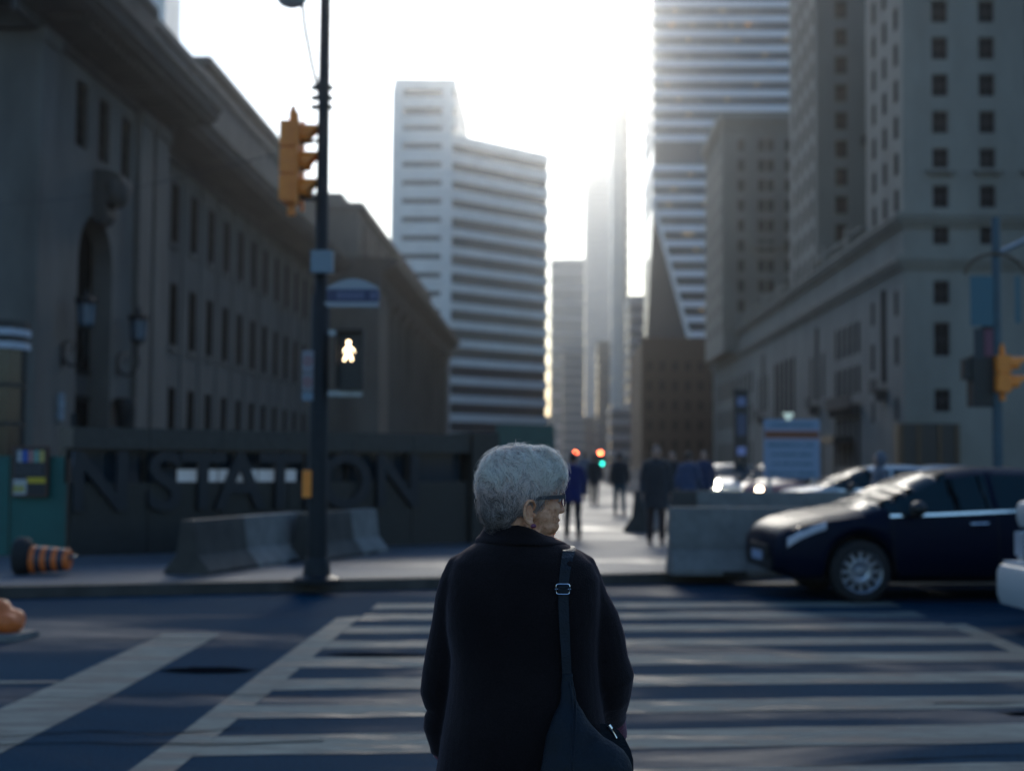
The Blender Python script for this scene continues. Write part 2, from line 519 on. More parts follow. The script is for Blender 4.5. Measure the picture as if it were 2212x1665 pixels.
for cx_, cy_, rx_, ry_ in ((-2.42, 10.1, .34, .16), (-1.3, 11.0, .45, .10), (4.5, 9.6, .7, .22), (3.2, 8.75, .5, .12)):
    pts_ = [(cx_ + rx_ * math.cos(a) * rnd.uniform(.75, 1.1), cy_ + ry_ * math.sin(a) * rnd.uniform(.75, 1.1)) for a in [2 * math.pi * i / 22 for i in range(22)]]
    flat('tar_patch', pts_, 0.0065, tar)
flat('lane_line', [(-12, 8.05), (-3.29, 9.46), (-3.29, 9.58), (-12, 8.17)], 0.004, roadpaint)

# ================================================================== railway station (left)
ST = thing('station_building', 'long classical limestone station with arched end pavilion and heavy projecting cornice', 'building', (-21.5, 90, 0))
PXX, PY0, PW_, PH = -20.0, 53.7, 18.3, 18.9
upper = [(4.7, 14.6, 6.3, 17.4), (7.7, 14.6, 9.3, 17.4), (11.0, 14.6, 12.6, 17.4)]
arch = (5.4, 0.0, 10.1, 12.1)
b = MB()
wall_open(b, (PXX, PY0, 0), (0, 1, 0), PW_, PH, upper, 0.5)
# cut the arch: rebuild wall with arch opening
b = MB()
wall_open(b, (PXX, PY0, 0), (0, 1, 0), PW_, PH, upper + [arch], 0.9)
ac, ar = (arch[0] + arch[2]) / 2, (arch[2] - arch[0]) / 2
for sgn in (-1, 1):
    pts = [(ac + sgn * ar, arch[3] - ar)]
    for i in range(0, 9):
        a = math.pi / 2 * i / 8
        pts.append((ac + sgn * ar * math.cos(a), arch[3] - ar + ar * math.sin(a)))
    pts.append((ac + sgn * ar, arch[3]))
    for i in range(1, len(pts) - 2):
        q = [pts[i], pts[i + 1], pts[-1]]
        vs = [(PXX - 0.002 - d, PY0 + p[0], p[1]) for d in (0, 0.85) for p in q]
        b.add(vs, [(0, 1, 2), (5, 4, 3), (0, 3, 4, 1), (1, 4, 5, 2), (2, 5, 3, 0)])
wall_open(b, (-46, PY0, 0), (1, 0, 0), 26.0, PH, [(3 + 5 * k, 12, 4.6 + 5 * k, 15.4) for k in range(4)], 0.5)
b.add([(-46, PY0, PH), (PXX, PY0, PH), (PXX, PY0 + PW_, PH), (-46, PY0 + PW_, PH)], [(0, 1, 2, 3)])
b.add([(PXX, PY0 + PW_, 0), (-22, PY0 + PW_, 0), (-22, PY0 + PW_, PH), (PXX, PY0 + PW_, PH)], [(0, 1, 2, 3)])
part('pavilion_wall', b, limestone, ST)
add_windows(ST, (PXX, PY0, 0), (0, 1, 0), upper, 0.3, (1, 3))
add_windows(ST, (-46, PY0, 0), (1, 0, 0), [(3 + 5 * k, 12, 4.6 + 5 * k, 15.4) for k in range(4)], .4, (1, 3))
# arch glazing and doors
g = MB()
g.box((PXX - 1.2, PY0 + arch[0] - .1, 0), (PXX - 1.0, PY0 + arch[2] + .1, 12.1))
part('arch_glazing', g, glass_dark, ST)
g = MB()
for k in range(1, 4):
    y = PY0 + arch[0] + (arch[2] - arch[0]) * k / 4
    g.box((PXX - 1.0, y - .07, 0), (PXX - 0.9, y + .07, 11.8))
for z in (4.0, 5.2, 8.3):
    g.box((PXX - 1.0, PY0 + arch[0], z), (PXX - 0.88, PY0 + arch[2], z + .22))
part('arch_mullions', g, frame_dark, ST)
g = MB().box((PXX - .99, PY0 + arch[0] + .9, 4.25), (PXX - 0.86, PY0 + arch[2] - .3, 5.15))
part('transom_panel', g, limestone_dark, ST)
def profile_run(name, x, y0, y1, prof, m, parent):
    """prof = [(out,z)] closed; runs along Y on a wall facing +X"""
    bb = MB().extrude(prof, (x, y0, 0), (1, 0, 0), (0, 0, 1), (0, y1 - y0, 0))
    return part(name, bb, m, parent)
# pilasters of the pavilion
for y0, y1 in ((53.62, 55.3), (66.9, 69.0), (69.6, 71.9)):
    p = MB().box((PXX + .003, y0, 0), (PXX + .28, y1, 17.6)).box((PXX + .003, y0 - .1, 17.6), (PXX + .42, y1 + .1, 18.1)).box((PXX + .003, y0 - .08, 0), (PXX + .4, y1 + .08, 1.1))
    part('pilaster', p, limestone, ST)
COR = [(0.003, 0), (.18, 0), (.18, .5), (.3, .55), (.3, .8), (2.2, .82), (2.25, .98), (2.5, 1.05), (2.6, 1.45), (2.75, 1.55), (2.75, 1.7), (0.003, 1.8)]
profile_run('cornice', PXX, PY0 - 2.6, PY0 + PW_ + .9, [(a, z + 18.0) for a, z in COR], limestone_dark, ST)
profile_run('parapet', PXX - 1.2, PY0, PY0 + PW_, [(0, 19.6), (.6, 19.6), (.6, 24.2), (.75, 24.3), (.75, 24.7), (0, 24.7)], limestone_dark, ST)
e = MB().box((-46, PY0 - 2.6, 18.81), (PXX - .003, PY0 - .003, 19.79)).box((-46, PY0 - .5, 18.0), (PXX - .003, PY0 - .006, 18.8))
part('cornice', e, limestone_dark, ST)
for k in range(22):
    y = PY0 + .3 + k * .83
    part('dentil', MB().box((PXX + .304, y, 18.5), (PXX + 1.7, y + .42, 18.815)), limestone_dark, ST)
# console ornament over the arch
k = MB().extrude([(0, 0), (.3, 0), (.55, .35), (.5, .8), (1.0, 1.1), (1.25, 1.6), (1.1, 2.1), (.6, 2.3), (0, 2.3)], (PXX + .004, PY0 + 7.2, 11.75), (1, 0, 0), (0, 0, 1), (0, 1.5, 0))
k.ell((PXX + .8, PY0 + 7.95, 13.2), (.55, .95, .75))
part('console_ornament', k, limestone_dark, ST, smooth=True)
# curved iron brackets + lanterns
def lantern(px, py, label):
    base = atX(px, py, PXX)
    L = thing('wall_lantern', label, 'lantern', base, 0, 'lanterns beside the arch')
    t = MB().tube([(0, 0, 0), (.35, 0, -.35), (.8, 0, -.25), (1.0, 0, .25), (.9, 0, .8), (.95, 0, 1.15)], [.07, .07, .06, .06, .06, .08], 8)
    t.tube([(.02, 0, .55), (.25, 0, .75), (.5, 0, .55), (.42, 0, .25), (.3, 0, .35)], .045, 8)
    t.box((-.02, -.18, -.35), (.07, .18, .55))
    part('bracket', t, steel_dark, L, False, True)
    part('lantern_glass', MB().lathe([(.24, 1.25), (.34, 1.4), (.38, 2.15), (.36, 2.2)], 8, (.95, 0, 0)), mat('lantern_glass', (.09, .15, .21), .25), L, False)
    f = MB().lathe([(.1, 1.1), (.3, 1.18), (.3, 1.26), (.1, 1.26)], 8, (.95, 0, 0)).lathe([(.45, 2.2), (.47, 2.28), (.25, 2.5), (.12, 2.55), (.1, 2.7), (.02, 2.85)], 8, (.95, 0, 0))
    for i in range(8):
        a = math.pi / 4 * i
        f.tube([(.95 + .3 * math.cos(a), .3 * math.sin(a), 1.25), (.95 + .4 * math.cos(a), .4 * math.sin(a), 2.22)], .03, 5)
        f.ell((.95 + .43 * math.cos(a), .43 * math.sin(a), 2.36), (.06, .06, .12), 6, 5)
    part('lantern_frame', f, steel_dark, L, False)
lantern(134, 772, 'black iron wall lantern between the station arch and the building corner')
lantern(252, 795, 'black iron wall lantern between the station arch and the long wing')
nb = atX(130, 878, PXX)
o = part('notice_board', MB().box((0, -.35, -.55), (.06, .35, .55)), mat('notice_blue', (.16, .24, .30), .5, var=.5, vscale=4), None, loc=nb + Vector((.004, 0, 0)))
tag(o, 'pale blue notice panel on the station wall beside the arch', 'notice board')
pq = atX(245, 893, PXX)
o = part('wall_plaque', MB().lathe([(.1, -.75), (.32, -.6), (.42, .1), (.5, .55), (.42, .7), (.1, .75)], 12), steel_dark, None, loc=pq + Vector((.51, 0, 0)), smooth=True)
tag(o, 'dark urn shaped bin against the station wall right of the arch', 'urn')

# wing
WX, WY0, WY1 = -21.5, PY0 + PW_, 129.5
cols = [79.8 + 4.27 * i - WY0 for i in range(12)]
r1 = [(c - .75, 13.7, c + .75, 17.1) for c in cols if c + 1 < WY1 - WY0]
r2 = [(c - .75, 7.86, c + .75, 11.4) for c in cols if c + 1 < WY1 - WY0]
r3 = [(c - .7, 2.2 if i > 1 else .2, c + .7, 5.5) for i, c in enumerate(cols) if c + 1 < WY1 - WY0]
b = MB()
wall_open(b, (WX, WY0, 0), (0, 1, 0), WY1 - WY0, 18.9, r1 + r2 + r3, 0.07)
b.add([(WX, WY1, 0), (-46, WY1, 0), (-46, WY1, 18.9), (WX, WY1, 18.9)], [(0, 1, 2, 3)])
b.add([(-46, WY0, 18.9), (WX, WY0, 18.9), (WX, WY1, 18.9), (-46, WY1, 18.9)], [(0, 1, 2, 3)])
part('wing_wall', b, limestone, ST)
add_windows(ST, (WX, WY0, 0), (0, 1, 0), r1, .07, (0, 1)); add_windows(ST, (WX, WY0, 0), (0, 1, 0), r2, .07, (0, 1)); add_windows(ST, (WX, WY0, 0), (0, 1, 0), r3, .07, (0, 1))
for i in range(13):
    y = 79.8 + 4.27 * (i - .5)
    p = MB().box((WX + .003, y - .5, 0), (WX + .08, y + .5, 17.5)).box((WX + .003, y - .62, 17.5), (WX + .16, y + .62, 18.0))
    part('pilaster', p, limestone, ST)
for y0 in (72.9, 75.2):
    part('pilaster', MB().box((WX + .003, y0, 0), (WX + .35, y0 + 1.5, 17.8)), limestone, ST)
for i, c in enumerate(cols[:-1]):
    y = WY0 + c
    part('sill', MB().box((WX + .003, y - .95, 13.38), (WX + .12, y + .95, 13.69)), limestone, ST)
    part('sill', MB().box((WX + .003, y - .95, 7.55), (WX + .12, y + .95, 7.85)), limestone, ST)
profile_run('cornice', WX, PY0 + PW_ + 1.0, WY1 + 1.5, [(a, z + 18.1) for a, z in COR], limestone_dark, ST)
profile_run('parapet', WX - .2, PY0 + PW_ + .004, WY1, [(0, 19.8), (.75, 19.8), (.75, 24.0), (.95, 24.1), (.95, 24.6), (0, 24.6)], limestone, ST)
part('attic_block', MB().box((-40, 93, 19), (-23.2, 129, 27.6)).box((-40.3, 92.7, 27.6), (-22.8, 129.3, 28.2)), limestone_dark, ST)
part('base_course', MB().box((WX + .003, WY0 + 8, 0), (WX + .17, WY1, 1.3)), limestone_dark, ST)

# centre block with colonnade
CB = thing('colonnade_building', 'stone block with giant columns and high attic beyond the long station wing', 'building', (-17, 150, 0))
CX, CY0, CY1 = -16.3, 134.0, 226.0
b = MB()
b.box((-45, CY0, 0), (CX, CY0 + 7, 17.6)); b.box((-45, CY1 - 7, 0), (CX, CY1, 17.6))
b.box((-45, CY0 + 7, 0), (CX - 3.5, CY1 - 7, 17.59))
part('wall', b, limestone, CB)
wn = MB()
for k in range(9):
    y = CY0 + 12 + k * 8.4
    part('window', window_mesh(2.2, 7, .15, (1, 3)), None, CB, True, loc=(CX - 3.44, y, 3), rot=(0, 0, R(90)))
for k in range(10):
    y = CY0 + 10 + k * 7.9
    if y > CY1 - 8: break
    c = MB().lathe([(1.35, 0), (1.35, .5), (1.1, .7), (1.0, 1.0), (1.02, 7), (.88, 16.2), (1.15, 16.6), (1.2, 17.0)], 20, (CX - 1.2, y, 0)).box((CX - 2.5, y - 1.3, 17.0), (CX + .1, y + 1.3, 17.58))
    part('column', c, limestone, CB, smooth=True)
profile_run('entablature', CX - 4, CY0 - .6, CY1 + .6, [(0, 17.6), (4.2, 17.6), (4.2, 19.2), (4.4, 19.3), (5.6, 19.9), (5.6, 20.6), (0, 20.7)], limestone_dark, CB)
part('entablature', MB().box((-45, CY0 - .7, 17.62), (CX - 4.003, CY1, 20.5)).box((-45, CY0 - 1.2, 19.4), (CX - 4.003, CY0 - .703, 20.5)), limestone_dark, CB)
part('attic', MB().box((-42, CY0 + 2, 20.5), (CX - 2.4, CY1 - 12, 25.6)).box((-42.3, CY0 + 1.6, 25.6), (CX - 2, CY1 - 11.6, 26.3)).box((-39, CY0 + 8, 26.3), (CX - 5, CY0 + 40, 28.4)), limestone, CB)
for k in range(7):
    part('attic_panel', MB().box((CX - 2.396, CY0 + 5 + 10 * k, 21.4), (CX - 2.2, CY0 + 12 + 10 * k, 24.8)), limestone_dark, CB)
part('attic_panel', MB().box((-33, CY0 + 1.8, 22.2), (-22, CY0 + 1.996, 24.6)), limestone_dark, CB)

# tall pale slab far behind the station
q0, q1 = atY(310, 60, 190), atY(389, 60, 198)
PB = thing('pale_tower', 'pale concrete high-rise peeking over the station roof', 'building', (q0.x, 190, 0))
part('wall', MB().box((q0.x - 12, 190, 0), (q1.x, 198, 92)), band_white, PB)
for k in range(9):
    part('fin', MB().box((q1.x - 1.8 - k * 1.6, 189.4, 0), (q1.x - 1.35 - k * 1.6, 189.997, 92)), band_cool, PB)

# ================================================================== banded office tower (centre)
def inset(poly, d):
    n = len(poly); out = []
    for i in range(n):
        p0, p1, p2 = Vector(poly[i - 1]), Vector(poly[i]), Vector(poly[(i + 1) % n])
        a = (p1 - p0).normalized(); c = (p2 - p1).normalized()
        na, nc = Vector((-a.y, a.x)), Vector((-c.y, c.x))
        bis = (na + nc); bis = bis / max(.2, bis.length_squared) * 2
        out.append(tuple(p1 + bis * d))
    return out
CT = thing('banded_tower', 'chamfered office tower striped by white spandrel bands above the stone colonnade', 'building', (-20, 300, 0))
Lx = atY(845, 600, 296).x; Cx = atY(971, 600, 296).x
dx, dy = math.sin(R(44.5)), math.cos(R(44.5))
tr = 29.5
foot = [(Lx, 296), (Cx, 296), (Cx + dx * tr, 296 + dy * tr), (Cx + dx * tr - 14, 296 + dy * tr + 22), (Lx, 345)]
FH = 3.9
part('glazing', MB().prism(inset(foot, .35), 0, 68.5), glass_blue, CT)
for k in range(0, 18):
    z = 1.8 + k * FH
    part('spandrel_band', MB().prism(foot, z, z + 1.7 + (0.5 if k > 12 else 0)), band_white, CT)
    part('spandrel_panel', MB().box((Lx + 2.0, 296.05, z + 1.6 + (0.5 if k > 12 else 0)), (Cx - 1.9, 296.4, z + 2.8)), band_white, CT)
low = [(Lx, 296.5), (Cx + 1, 296.5), (Cx + 1, 340), (Lx, 340)]
part('upper_glazing', MB().prism(inset(low, .35), 68.5, 80), glass_blue, CT)
for k in range(18, 21):
    z = 1.8 + k * FH
    part('spandrel_band', MB().prism(low, z, z + 2.3), band_white, CT)
for x in (Lx + .9, Cx - .8):
    part('corner_pier', MB().box((x - 1.1, 295.8, 0), (x + 1.1, 297.5, 80)), band_white, CT)

# ================================================================== grand hotel (right)
HT = thing('hotel_building', 'huge limestone hotel with stepped towers, small square windows and balustraded podium', 'building', (31, 125, 0))
HX, HY0, HY1, HZ = 30.8, 125.0, 272.0, 19.7
HMATS = [frame_stone, mat('hotel_window_glass', (.006, .010, .014), .6, spec=0.0)]
def volume(x0, x1, y0, y1, z0, z1, rf, rl, name='wall'):
    """box with openings rf on its -Y face and rl on its -X face (u measured from far end for -X)"""
    bb = MB()
    wall_open(bb, (x0, y0, z0), (1, 0, 0), x1 - x0, z1 - z0, rf, .3)
    wall_open(bb, (x0, y1, z0), (0, -1, 0), y1 - y0, z1 - z0, rl, .06)
    bb.add([(x1, y0, z0), (x1, y1, z0), (x1, y1, z1), (x1, y0, z1)], [(0, 1, 2, 3)])
    bb.add([(x0, y1, z0), (x1, y1, z0), (x1, y1, z1), (x0, y1, z1)], [(0, 3, 2, 1)])
    bb.add([(x0, y0, z1), (x1, y0, z1), (x1, y1, z1), (x0, y1, z1)], [(0, 1, 2, 3)])
    part(name, bb, hotel_stone, HT)
    add_windows(HT, (x0, y0, z0), (1, 0, 0), rf, .3, (1, 1), HMATS, 'h')
    add_windows(HT, (x0, y1, z0), (0, -1, 0), rl, .06, (0, 1), [frame_dark, HMATS[1]], 'hs')
def grid(us, zs, w, h, z0):
    return [(u - w / 2, z - h / 2 - z0, u + w / 2, z + h / 2 - z0) for u in us for z in zs]
tz = [25 + 3.3 * k for k in range(9)]
# near tower
volume(HX, 52, HY0, 139.5, HZ, 72, grid([34.1 - HX, 38.2 - HX, 42.3 - HX, 46.4 - HX, 50.2 - HX], tz, 1.4, 2.0, HZ) + grid([34.1 - HX, 38.2 - HX], [21.7], 1.4, 1.9, HZ),
       grid([139.5 - 136, 139.5 - 131.7, 139.5 - 127.3], tz, 1.3, 2.0, HZ))
# middle tower
volume(HX, 52, 165.6, 184.5, HZ, 90, grid([33.7 - HX, 37.6 - HX], [25 + 3.3 * k for k in range(12)], 1.45, 2.1, HZ),
       grid([184.5 - y for y in (168.2, 172.2, 176.2, 180.2)], [25 + 3.3 * k for k in range(12)], 1.3, 2.0, HZ))
# far block
fx = lambda px: atY(px, 500, 235).x
B3X = fx(1562)
us = [fx(c) - B3X for c in (1601, 1645, 1665, 1703, 1745)]
volume(B3X, 60, 235, 262, HZ, 59, grid(us, [24 + 3.35 * k for k in range(10)], 1.15, 2.0, HZ), grid([5, 11, 17, 23], [24 + 3.35 * k for k in range(10)], 1.2, 2.0, HZ))
part('roof_cornice', MB().box((B3X - .7, 234.3, 58.0), (60.7, 262.7, 59.6)).box((B3X - .35, 234.65, 56.6), (60.3, 262.3, 57.2)), hotel_stone, HT)
part('balcony', MB().box((us[1] + B3X - 2, 234.2, 36.9), (us[2] + B3X + 2, 234.997, 37.7)), hotel_stone, HT)
part('corner_quoin', MB().box((B3X - .2, 234.8, HZ + 3.8), (B3X + 1.2, 236.2, 56.6)), hotel_stone, HT)
part('rear_mass', MB().box((52.1, 139.6, HZ), (75, 262, 62)), hotel_stone, HT)
# podium
pod_rl = []
YY = lambda y: HY1 - y
pod_front = grid([34.1 - HX, 42.3 - HX, 46.4 - HX], [16.5], 1.4, 2.1, 0) + grid([34.1 - HX + 4.1 * i for i in range(14)], [12.4], 1.4, 3.0, 0) + grid([34.1 - HX, 42.3 - HX], [7.05], 1.4, 2.0, 0)
for y in (127.6, 137.0):
    pod_rl += grid([YY(y)], [15.8], 1.1, 2.2, 0) + grid([YY(y)], [11.6], 1.1, 2.6, 0) + grid([YY(y)], [6.4], .9, 2.0, 0)
pod_rl += [(YY(133.4), 9.0, YY(131.6), 17.6)]
for k in range(5):
    y = 143.5 + 2.7 * k
    pod_rl += [(YY(y) - .65, 12.6, YY(y) + .65, 15.8), (YY(y) - .65, 8.6, YY(y) + .65, 11.4), (YY(y) - .7, 1.2, YY(y) + .7, 6.2)]
for base in (164.0, 206.0):
    pod_rl += [(YY(base + 2.6), 8.8, YY(base + .9), 17.2)]
    pod_rl += [(YY(base - 2.0) - .55, 9.0, YY(base - 2.0) + .55, 14.0), (YY(base + 5.5) - .55, 9.0, YY(base + 5.5) + .55, 14.0)]
for k in range(5):
    y = 182 + 3.6 * k
    pod_rl += [(YY(y) - .9, 7.5, YY(y) + .9, 15.0), (YY(y) - .9, 1.0, YY(y) + .9, 5.5)]
for k in range(10):
    y = 220 + 4.8 * k
    pod_rl += [(YY(y) - .8, 12.4, YY(y) + .8, 15.6), (YY(y) - .8, 7.4, YY(y) + .8, 10.6), (YY(y) - .8, 1.2, YY(y) + .8, 4.8)]
volume(HX, 110, HY0, HY1, 0, HZ, pod_front, pod_rl, 'podium_wall')
def ring_run(name, z, prof, m=hotel_stone, xr=110):
    """moulding around the -Y and -X sides of the podium"""
    bb = MB()
    for o_, z0, z1 in prof:
        bb.box((HX - o_, HY0 - o_, z + z0), (xr, HY0 - .003, z + z1)); bb.box((HX - o_, HY0 - .003, z + z0), (HX - .003, HY1, z + z1))
    part(name, bb, m, HT)
ring_run('string_course', 18.6, [(.25, 0, .35), (.5, .35, .7), (.7, .7, 1.1)])
ring_run('podium_cornice', 22.3, [(.3, 0, .4), (.65, .4, .8), (.85, .8, 1.15)], xr=52.0)
for y0, y1 in ((139.6, 165.5), (184.6, 234.9), (262.1, HY1)):
    part('podium_attic', MB().box((HX + .004, y0, HZ), (HX + .6, y1, 22.3)), hotel_stone, HT)
part('balustrade_rail', MB().box((HX - .5, 139.7, 24.5), (HX + .1, 165.4, 24.8)).box((HX - .5, 184.7, 24.5), (HX + .1, 234.2, 24.8)), hotel_stone, HT)
bal = MB().lathe([(.12, 23.45), (.2, 23.7), (.1, 24.1), (.16, 24.5)], 8).mesh('baluster', [hotel_stone], True)
y = 140.2
while y < 234:
    if not (165.2 < y < 184.9):
        part('baluster', bal, None, HT, True, loc=(HX - .2, y, 0))
    y += .95
for y in (146, 158, 190, 203, 216, 229):
    part('balustrade_pier', MB().box((HX - .7, y - .6, 23.46), (HX + .3, y + .6, 25.6)), hotel_stone, HT)
# window balconies of near tower
for x in (34.1, 38.2, 42.3):
    part('balcony', MB().box((x - 1.2, HY0 - .6, 27.1), (x + 1.2, HY0 - .003, 27.4)).box((x - .9, HY0 - .4, 26.8), (x - .6, HY0 - .003, 27.1)).box((x + .6, HY0 - .4, 26.8), (x + .9, HY0 - .003, 27.1)), hotel_stone, HT)
for y0, z0, dy_ in ((132.5, 8.0, 2.6), (149, 7.1, 13), (165.7, 7.8, 3), (207.7, 7.8, 3)):
    part('balcony', MB().box((HX - 1.1, y0 - dy_ / 2, z0), (HX - .003, y0 + dy_ / 2, z0 + .3)).box((HX - 1.1, y0 - dy_ / 2, z0 + .3), (HX - .95, y0 + dy_ / 2, z0 + 1.3)), limestone_dark, HT)
    for q in range(int(dy_)):
        part('balcony_bracket', MB().box((HX - .8, y0 - dy_ / 2 + .2 + q, z0 - .7), (HX - .003, y0 - dy_ / 2 + .5 + q, z0)), limestone_dark, HT)
# black entrance at the hotel corner
en = MB().box((29.9, HY0 - 1.6, 0), (35.1, HY0 - .004, 5.0))
part('entrance_portal', en, black_plastic, HT)
for x in (30.1, 31.6, 33.4, 34.9):
    part('portal_post', MB().box((x - .12, HY0 - 1.75, 0), (x + .12, HY0 - 1.603, 4.9)), mat('bronze', (.09, .055, .03), .4, metal=.5), HT)
part('awning', MB().box((HX - 2.2, 145.5, 3.6), (HX - .004, 153.5, 4.3)).box((HX - 2.0, 145.8, 0), (HX - 1.8, 146.0, 3.6)).box((HX - 2.0, 153, 0), (HX - 1.8, 153.2, 3.6)), black_plastic, HT)
# brackets lamp on tower
part('wall_bracket', MB().box((36.0, 165.0, 38.6), (36.9, 165.596, 39.6)).box((36.1, 164.6, 39.0), (36.7, 165.0, 39.2)), limestone_dark, HT)

# ================================================================== glass tower with white bands and folded corner (right)
GT = thing('glass_tower', 'glass office tower with bright white floor bands and a diagonal folded corner', 'building', (40, 364, 0))
GX0, GX1, GY, GYB = 25.6, 78.0, 364.0, 402.0
zt, zb_ = 68.4, 31.0
def chamf(z): return max(0.02, 10.2 * (zt - z) / (zt - zb_))
def gpoly(z, d=0.0):
    c = chamf(z)
    return [(GX0 + c + d, GY + d, z), (GX1, GY + d, z), (GX1, GYB, z), (GX0 + d, GYB, z), (GX0 + d, GY + d + c * 2.6, z)]
part('glazing', MB().rings([gpoly(zb_, .3), gpoly(zt, .3), gpoly(150, .3)]), glass_blue, GT)
part('base', MB().prism([(p[0], p[1]) for p in gpoly(zb_, .6)], 0, zb_ - .003), mat('dark_base', (.03, .035, .045), .4), GT)
k = 0; z = 33.4
while z < 148:
    if not (79 < z < 82.5):
        c = chamf(z)
        bb = MB().box((GX0 + c, GY - .1, z), (GX1, GY + .9, z + 1.55))
        if z > zt: bb.box((GX0, GY + .9, z), (GX0 + .9, GYB, z + 1.55))
        part('floor_band', bb, band_cool, GT)
    z += 3.9
part('fold_edge', MB().tube([(GX0 - .1, GY - .1, zt + .5), (GX0 + chamf(zb_) - .3, GY - .1, zb_ + .5)], .55, 8), band_white, GT)
warm = mat('office_lamp', (.8, .6, .3), .5, emit=(1.0, .72, .36), estr=0.9)
lm = MB()
for i in range(70):
    fl = rnd.randrange(0, 28); zz = 33.4 + 3.9 * fl + 3.2
    xx = rnd.uniform(GX0 + chamf(zz) + 3, 62)
    lm.box((xx, GY + .24, zz), (xx + .9, GY + .299, zz + .16))
part('ceiling_lamps', lm, warm, GT, kind='stuff')

# dark brick block between the tower and the hotel
q0, q1 = atY(1386, 900, 290), atY(1560, 900, 290)
brick = mat('dark_brick', (.075, .038, .028), .85, var=.3, vscale=1.5, bump=.3, bscale=10)
BR = thing('brick_building', 'low dark brick block standing in front of the white banded glass tower', 'building', (q0.x, 290, 0))
rr = [(u - .6, zz, u + .6, zz + 2) for u in [1.6 + 2.6 * i for i in range(6)] for zz in (4, 8, 12, 16, 20)]
b = MB(); wall_open(b, (q0.x, 290, 0), (1, 0, 0), q1.x - q0.x, 26, rr, .3)
wall_open(b, (q0.x, 330, 0), (0, -1, 0), 40, 26, [], .3)
b.add([(q0.x, 290, 26), (q1.x, 290, 26), (q1.x, 330, 26), (q0.x, 330, 26)], [(0, 1, 2, 3)])
part('wall', b, brick, BR); add_windows(BR, (q0.x, 290, 0), (1, 0, 0), rr, .3)
part('roof_edge', MB().box((q0.x - .3, 289.7, 26), (q1.x, 290.5, 26.8)), brick, BR)

# far towers in the mist
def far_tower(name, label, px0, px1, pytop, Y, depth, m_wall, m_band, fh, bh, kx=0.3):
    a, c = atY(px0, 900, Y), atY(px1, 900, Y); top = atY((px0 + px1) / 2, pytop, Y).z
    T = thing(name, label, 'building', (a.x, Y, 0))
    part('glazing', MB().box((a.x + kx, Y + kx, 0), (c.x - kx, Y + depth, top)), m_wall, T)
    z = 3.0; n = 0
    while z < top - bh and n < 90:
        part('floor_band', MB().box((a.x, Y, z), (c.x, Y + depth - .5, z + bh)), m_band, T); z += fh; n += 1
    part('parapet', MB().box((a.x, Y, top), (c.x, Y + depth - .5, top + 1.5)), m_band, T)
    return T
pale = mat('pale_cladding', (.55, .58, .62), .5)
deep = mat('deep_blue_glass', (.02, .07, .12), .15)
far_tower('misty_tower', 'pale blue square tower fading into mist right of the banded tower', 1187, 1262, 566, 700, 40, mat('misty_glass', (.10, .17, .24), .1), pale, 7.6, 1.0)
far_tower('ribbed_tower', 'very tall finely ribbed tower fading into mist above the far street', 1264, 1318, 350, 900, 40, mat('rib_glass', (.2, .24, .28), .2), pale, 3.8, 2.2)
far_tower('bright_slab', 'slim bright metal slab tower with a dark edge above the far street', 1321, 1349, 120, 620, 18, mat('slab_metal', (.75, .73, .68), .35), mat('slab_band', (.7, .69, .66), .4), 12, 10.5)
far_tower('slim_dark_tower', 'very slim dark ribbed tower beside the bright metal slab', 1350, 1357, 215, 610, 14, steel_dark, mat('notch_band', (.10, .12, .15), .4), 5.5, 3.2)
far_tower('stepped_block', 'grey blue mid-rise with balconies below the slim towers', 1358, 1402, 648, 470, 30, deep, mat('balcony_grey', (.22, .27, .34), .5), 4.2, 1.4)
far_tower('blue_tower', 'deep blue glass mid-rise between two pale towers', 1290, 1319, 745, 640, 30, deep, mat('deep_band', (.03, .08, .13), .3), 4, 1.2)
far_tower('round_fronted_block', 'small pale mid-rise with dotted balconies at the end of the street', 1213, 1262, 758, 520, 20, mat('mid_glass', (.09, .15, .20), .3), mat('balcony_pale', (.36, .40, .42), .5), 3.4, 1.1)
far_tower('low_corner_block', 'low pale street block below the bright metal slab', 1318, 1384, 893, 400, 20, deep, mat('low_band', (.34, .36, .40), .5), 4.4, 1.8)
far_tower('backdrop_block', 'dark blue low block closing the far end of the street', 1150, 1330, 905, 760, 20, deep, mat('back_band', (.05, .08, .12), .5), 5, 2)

# ================================================================== letter wall
SW = 0.126                                  # pavement level
A_ = atG(168, 1201, SW); B_ = atG(1012, 1172, SW)
wd = (B_ - A_).normalized(); wl = (B_ - A_).length; wang = math.atan2(wd.y, wd.x)
def along(px):
    d = ray(px, 900)
    return (A_.y * d.x - A_.x * d.y) / (wd.x * d.y - wd.y * d.x)
GW = thing('sign_wall', 'low dark granite wall carrying large metal letters reading N STATION', 'wall', A_, wang)
def lp(name, mb, m, **k): return part(name, mb, m, GW, False, **k)
n = 6
for i in range(n):
    x0 = -.12 + (wl + .12) * i / n; x1 = -.12 + (wl + .12) * (i + 1) / n
    lp('granite_panel', MB().box((x0 + .006, 0, 0), (x1 - .006, .5, 1.02)), granite)
    lp('coping_block', MB().box((x0 + .004, -.04, 1.5), (x1 - .004, .54, 1.80)), granite2)
    lp('glass_panel', MB().box((x0 + .05, .2, 1.02), (x1 - .05, .22, 1.5)), mat('slot_glass', (.02, .035, .05), .1))
    lp('slot_post', MB().box((x0 - .03, .16, 1.02), (x0 + .03, .45, 1.5)), granite)
lp('end_pier', MB().box((wl + .002, -.1, 0), (wl + .55, .6, 1.84)), granite)
lp('wall_core', MB().box((-.1, .46, 0), (wl, .498, 1.5)), granite)
a0, a1 = along(392), along(652)
strip = mat('strip_lamp', (.45, .5, .55), .5, emit=(.62, .80, 1.0), estr=0.09)
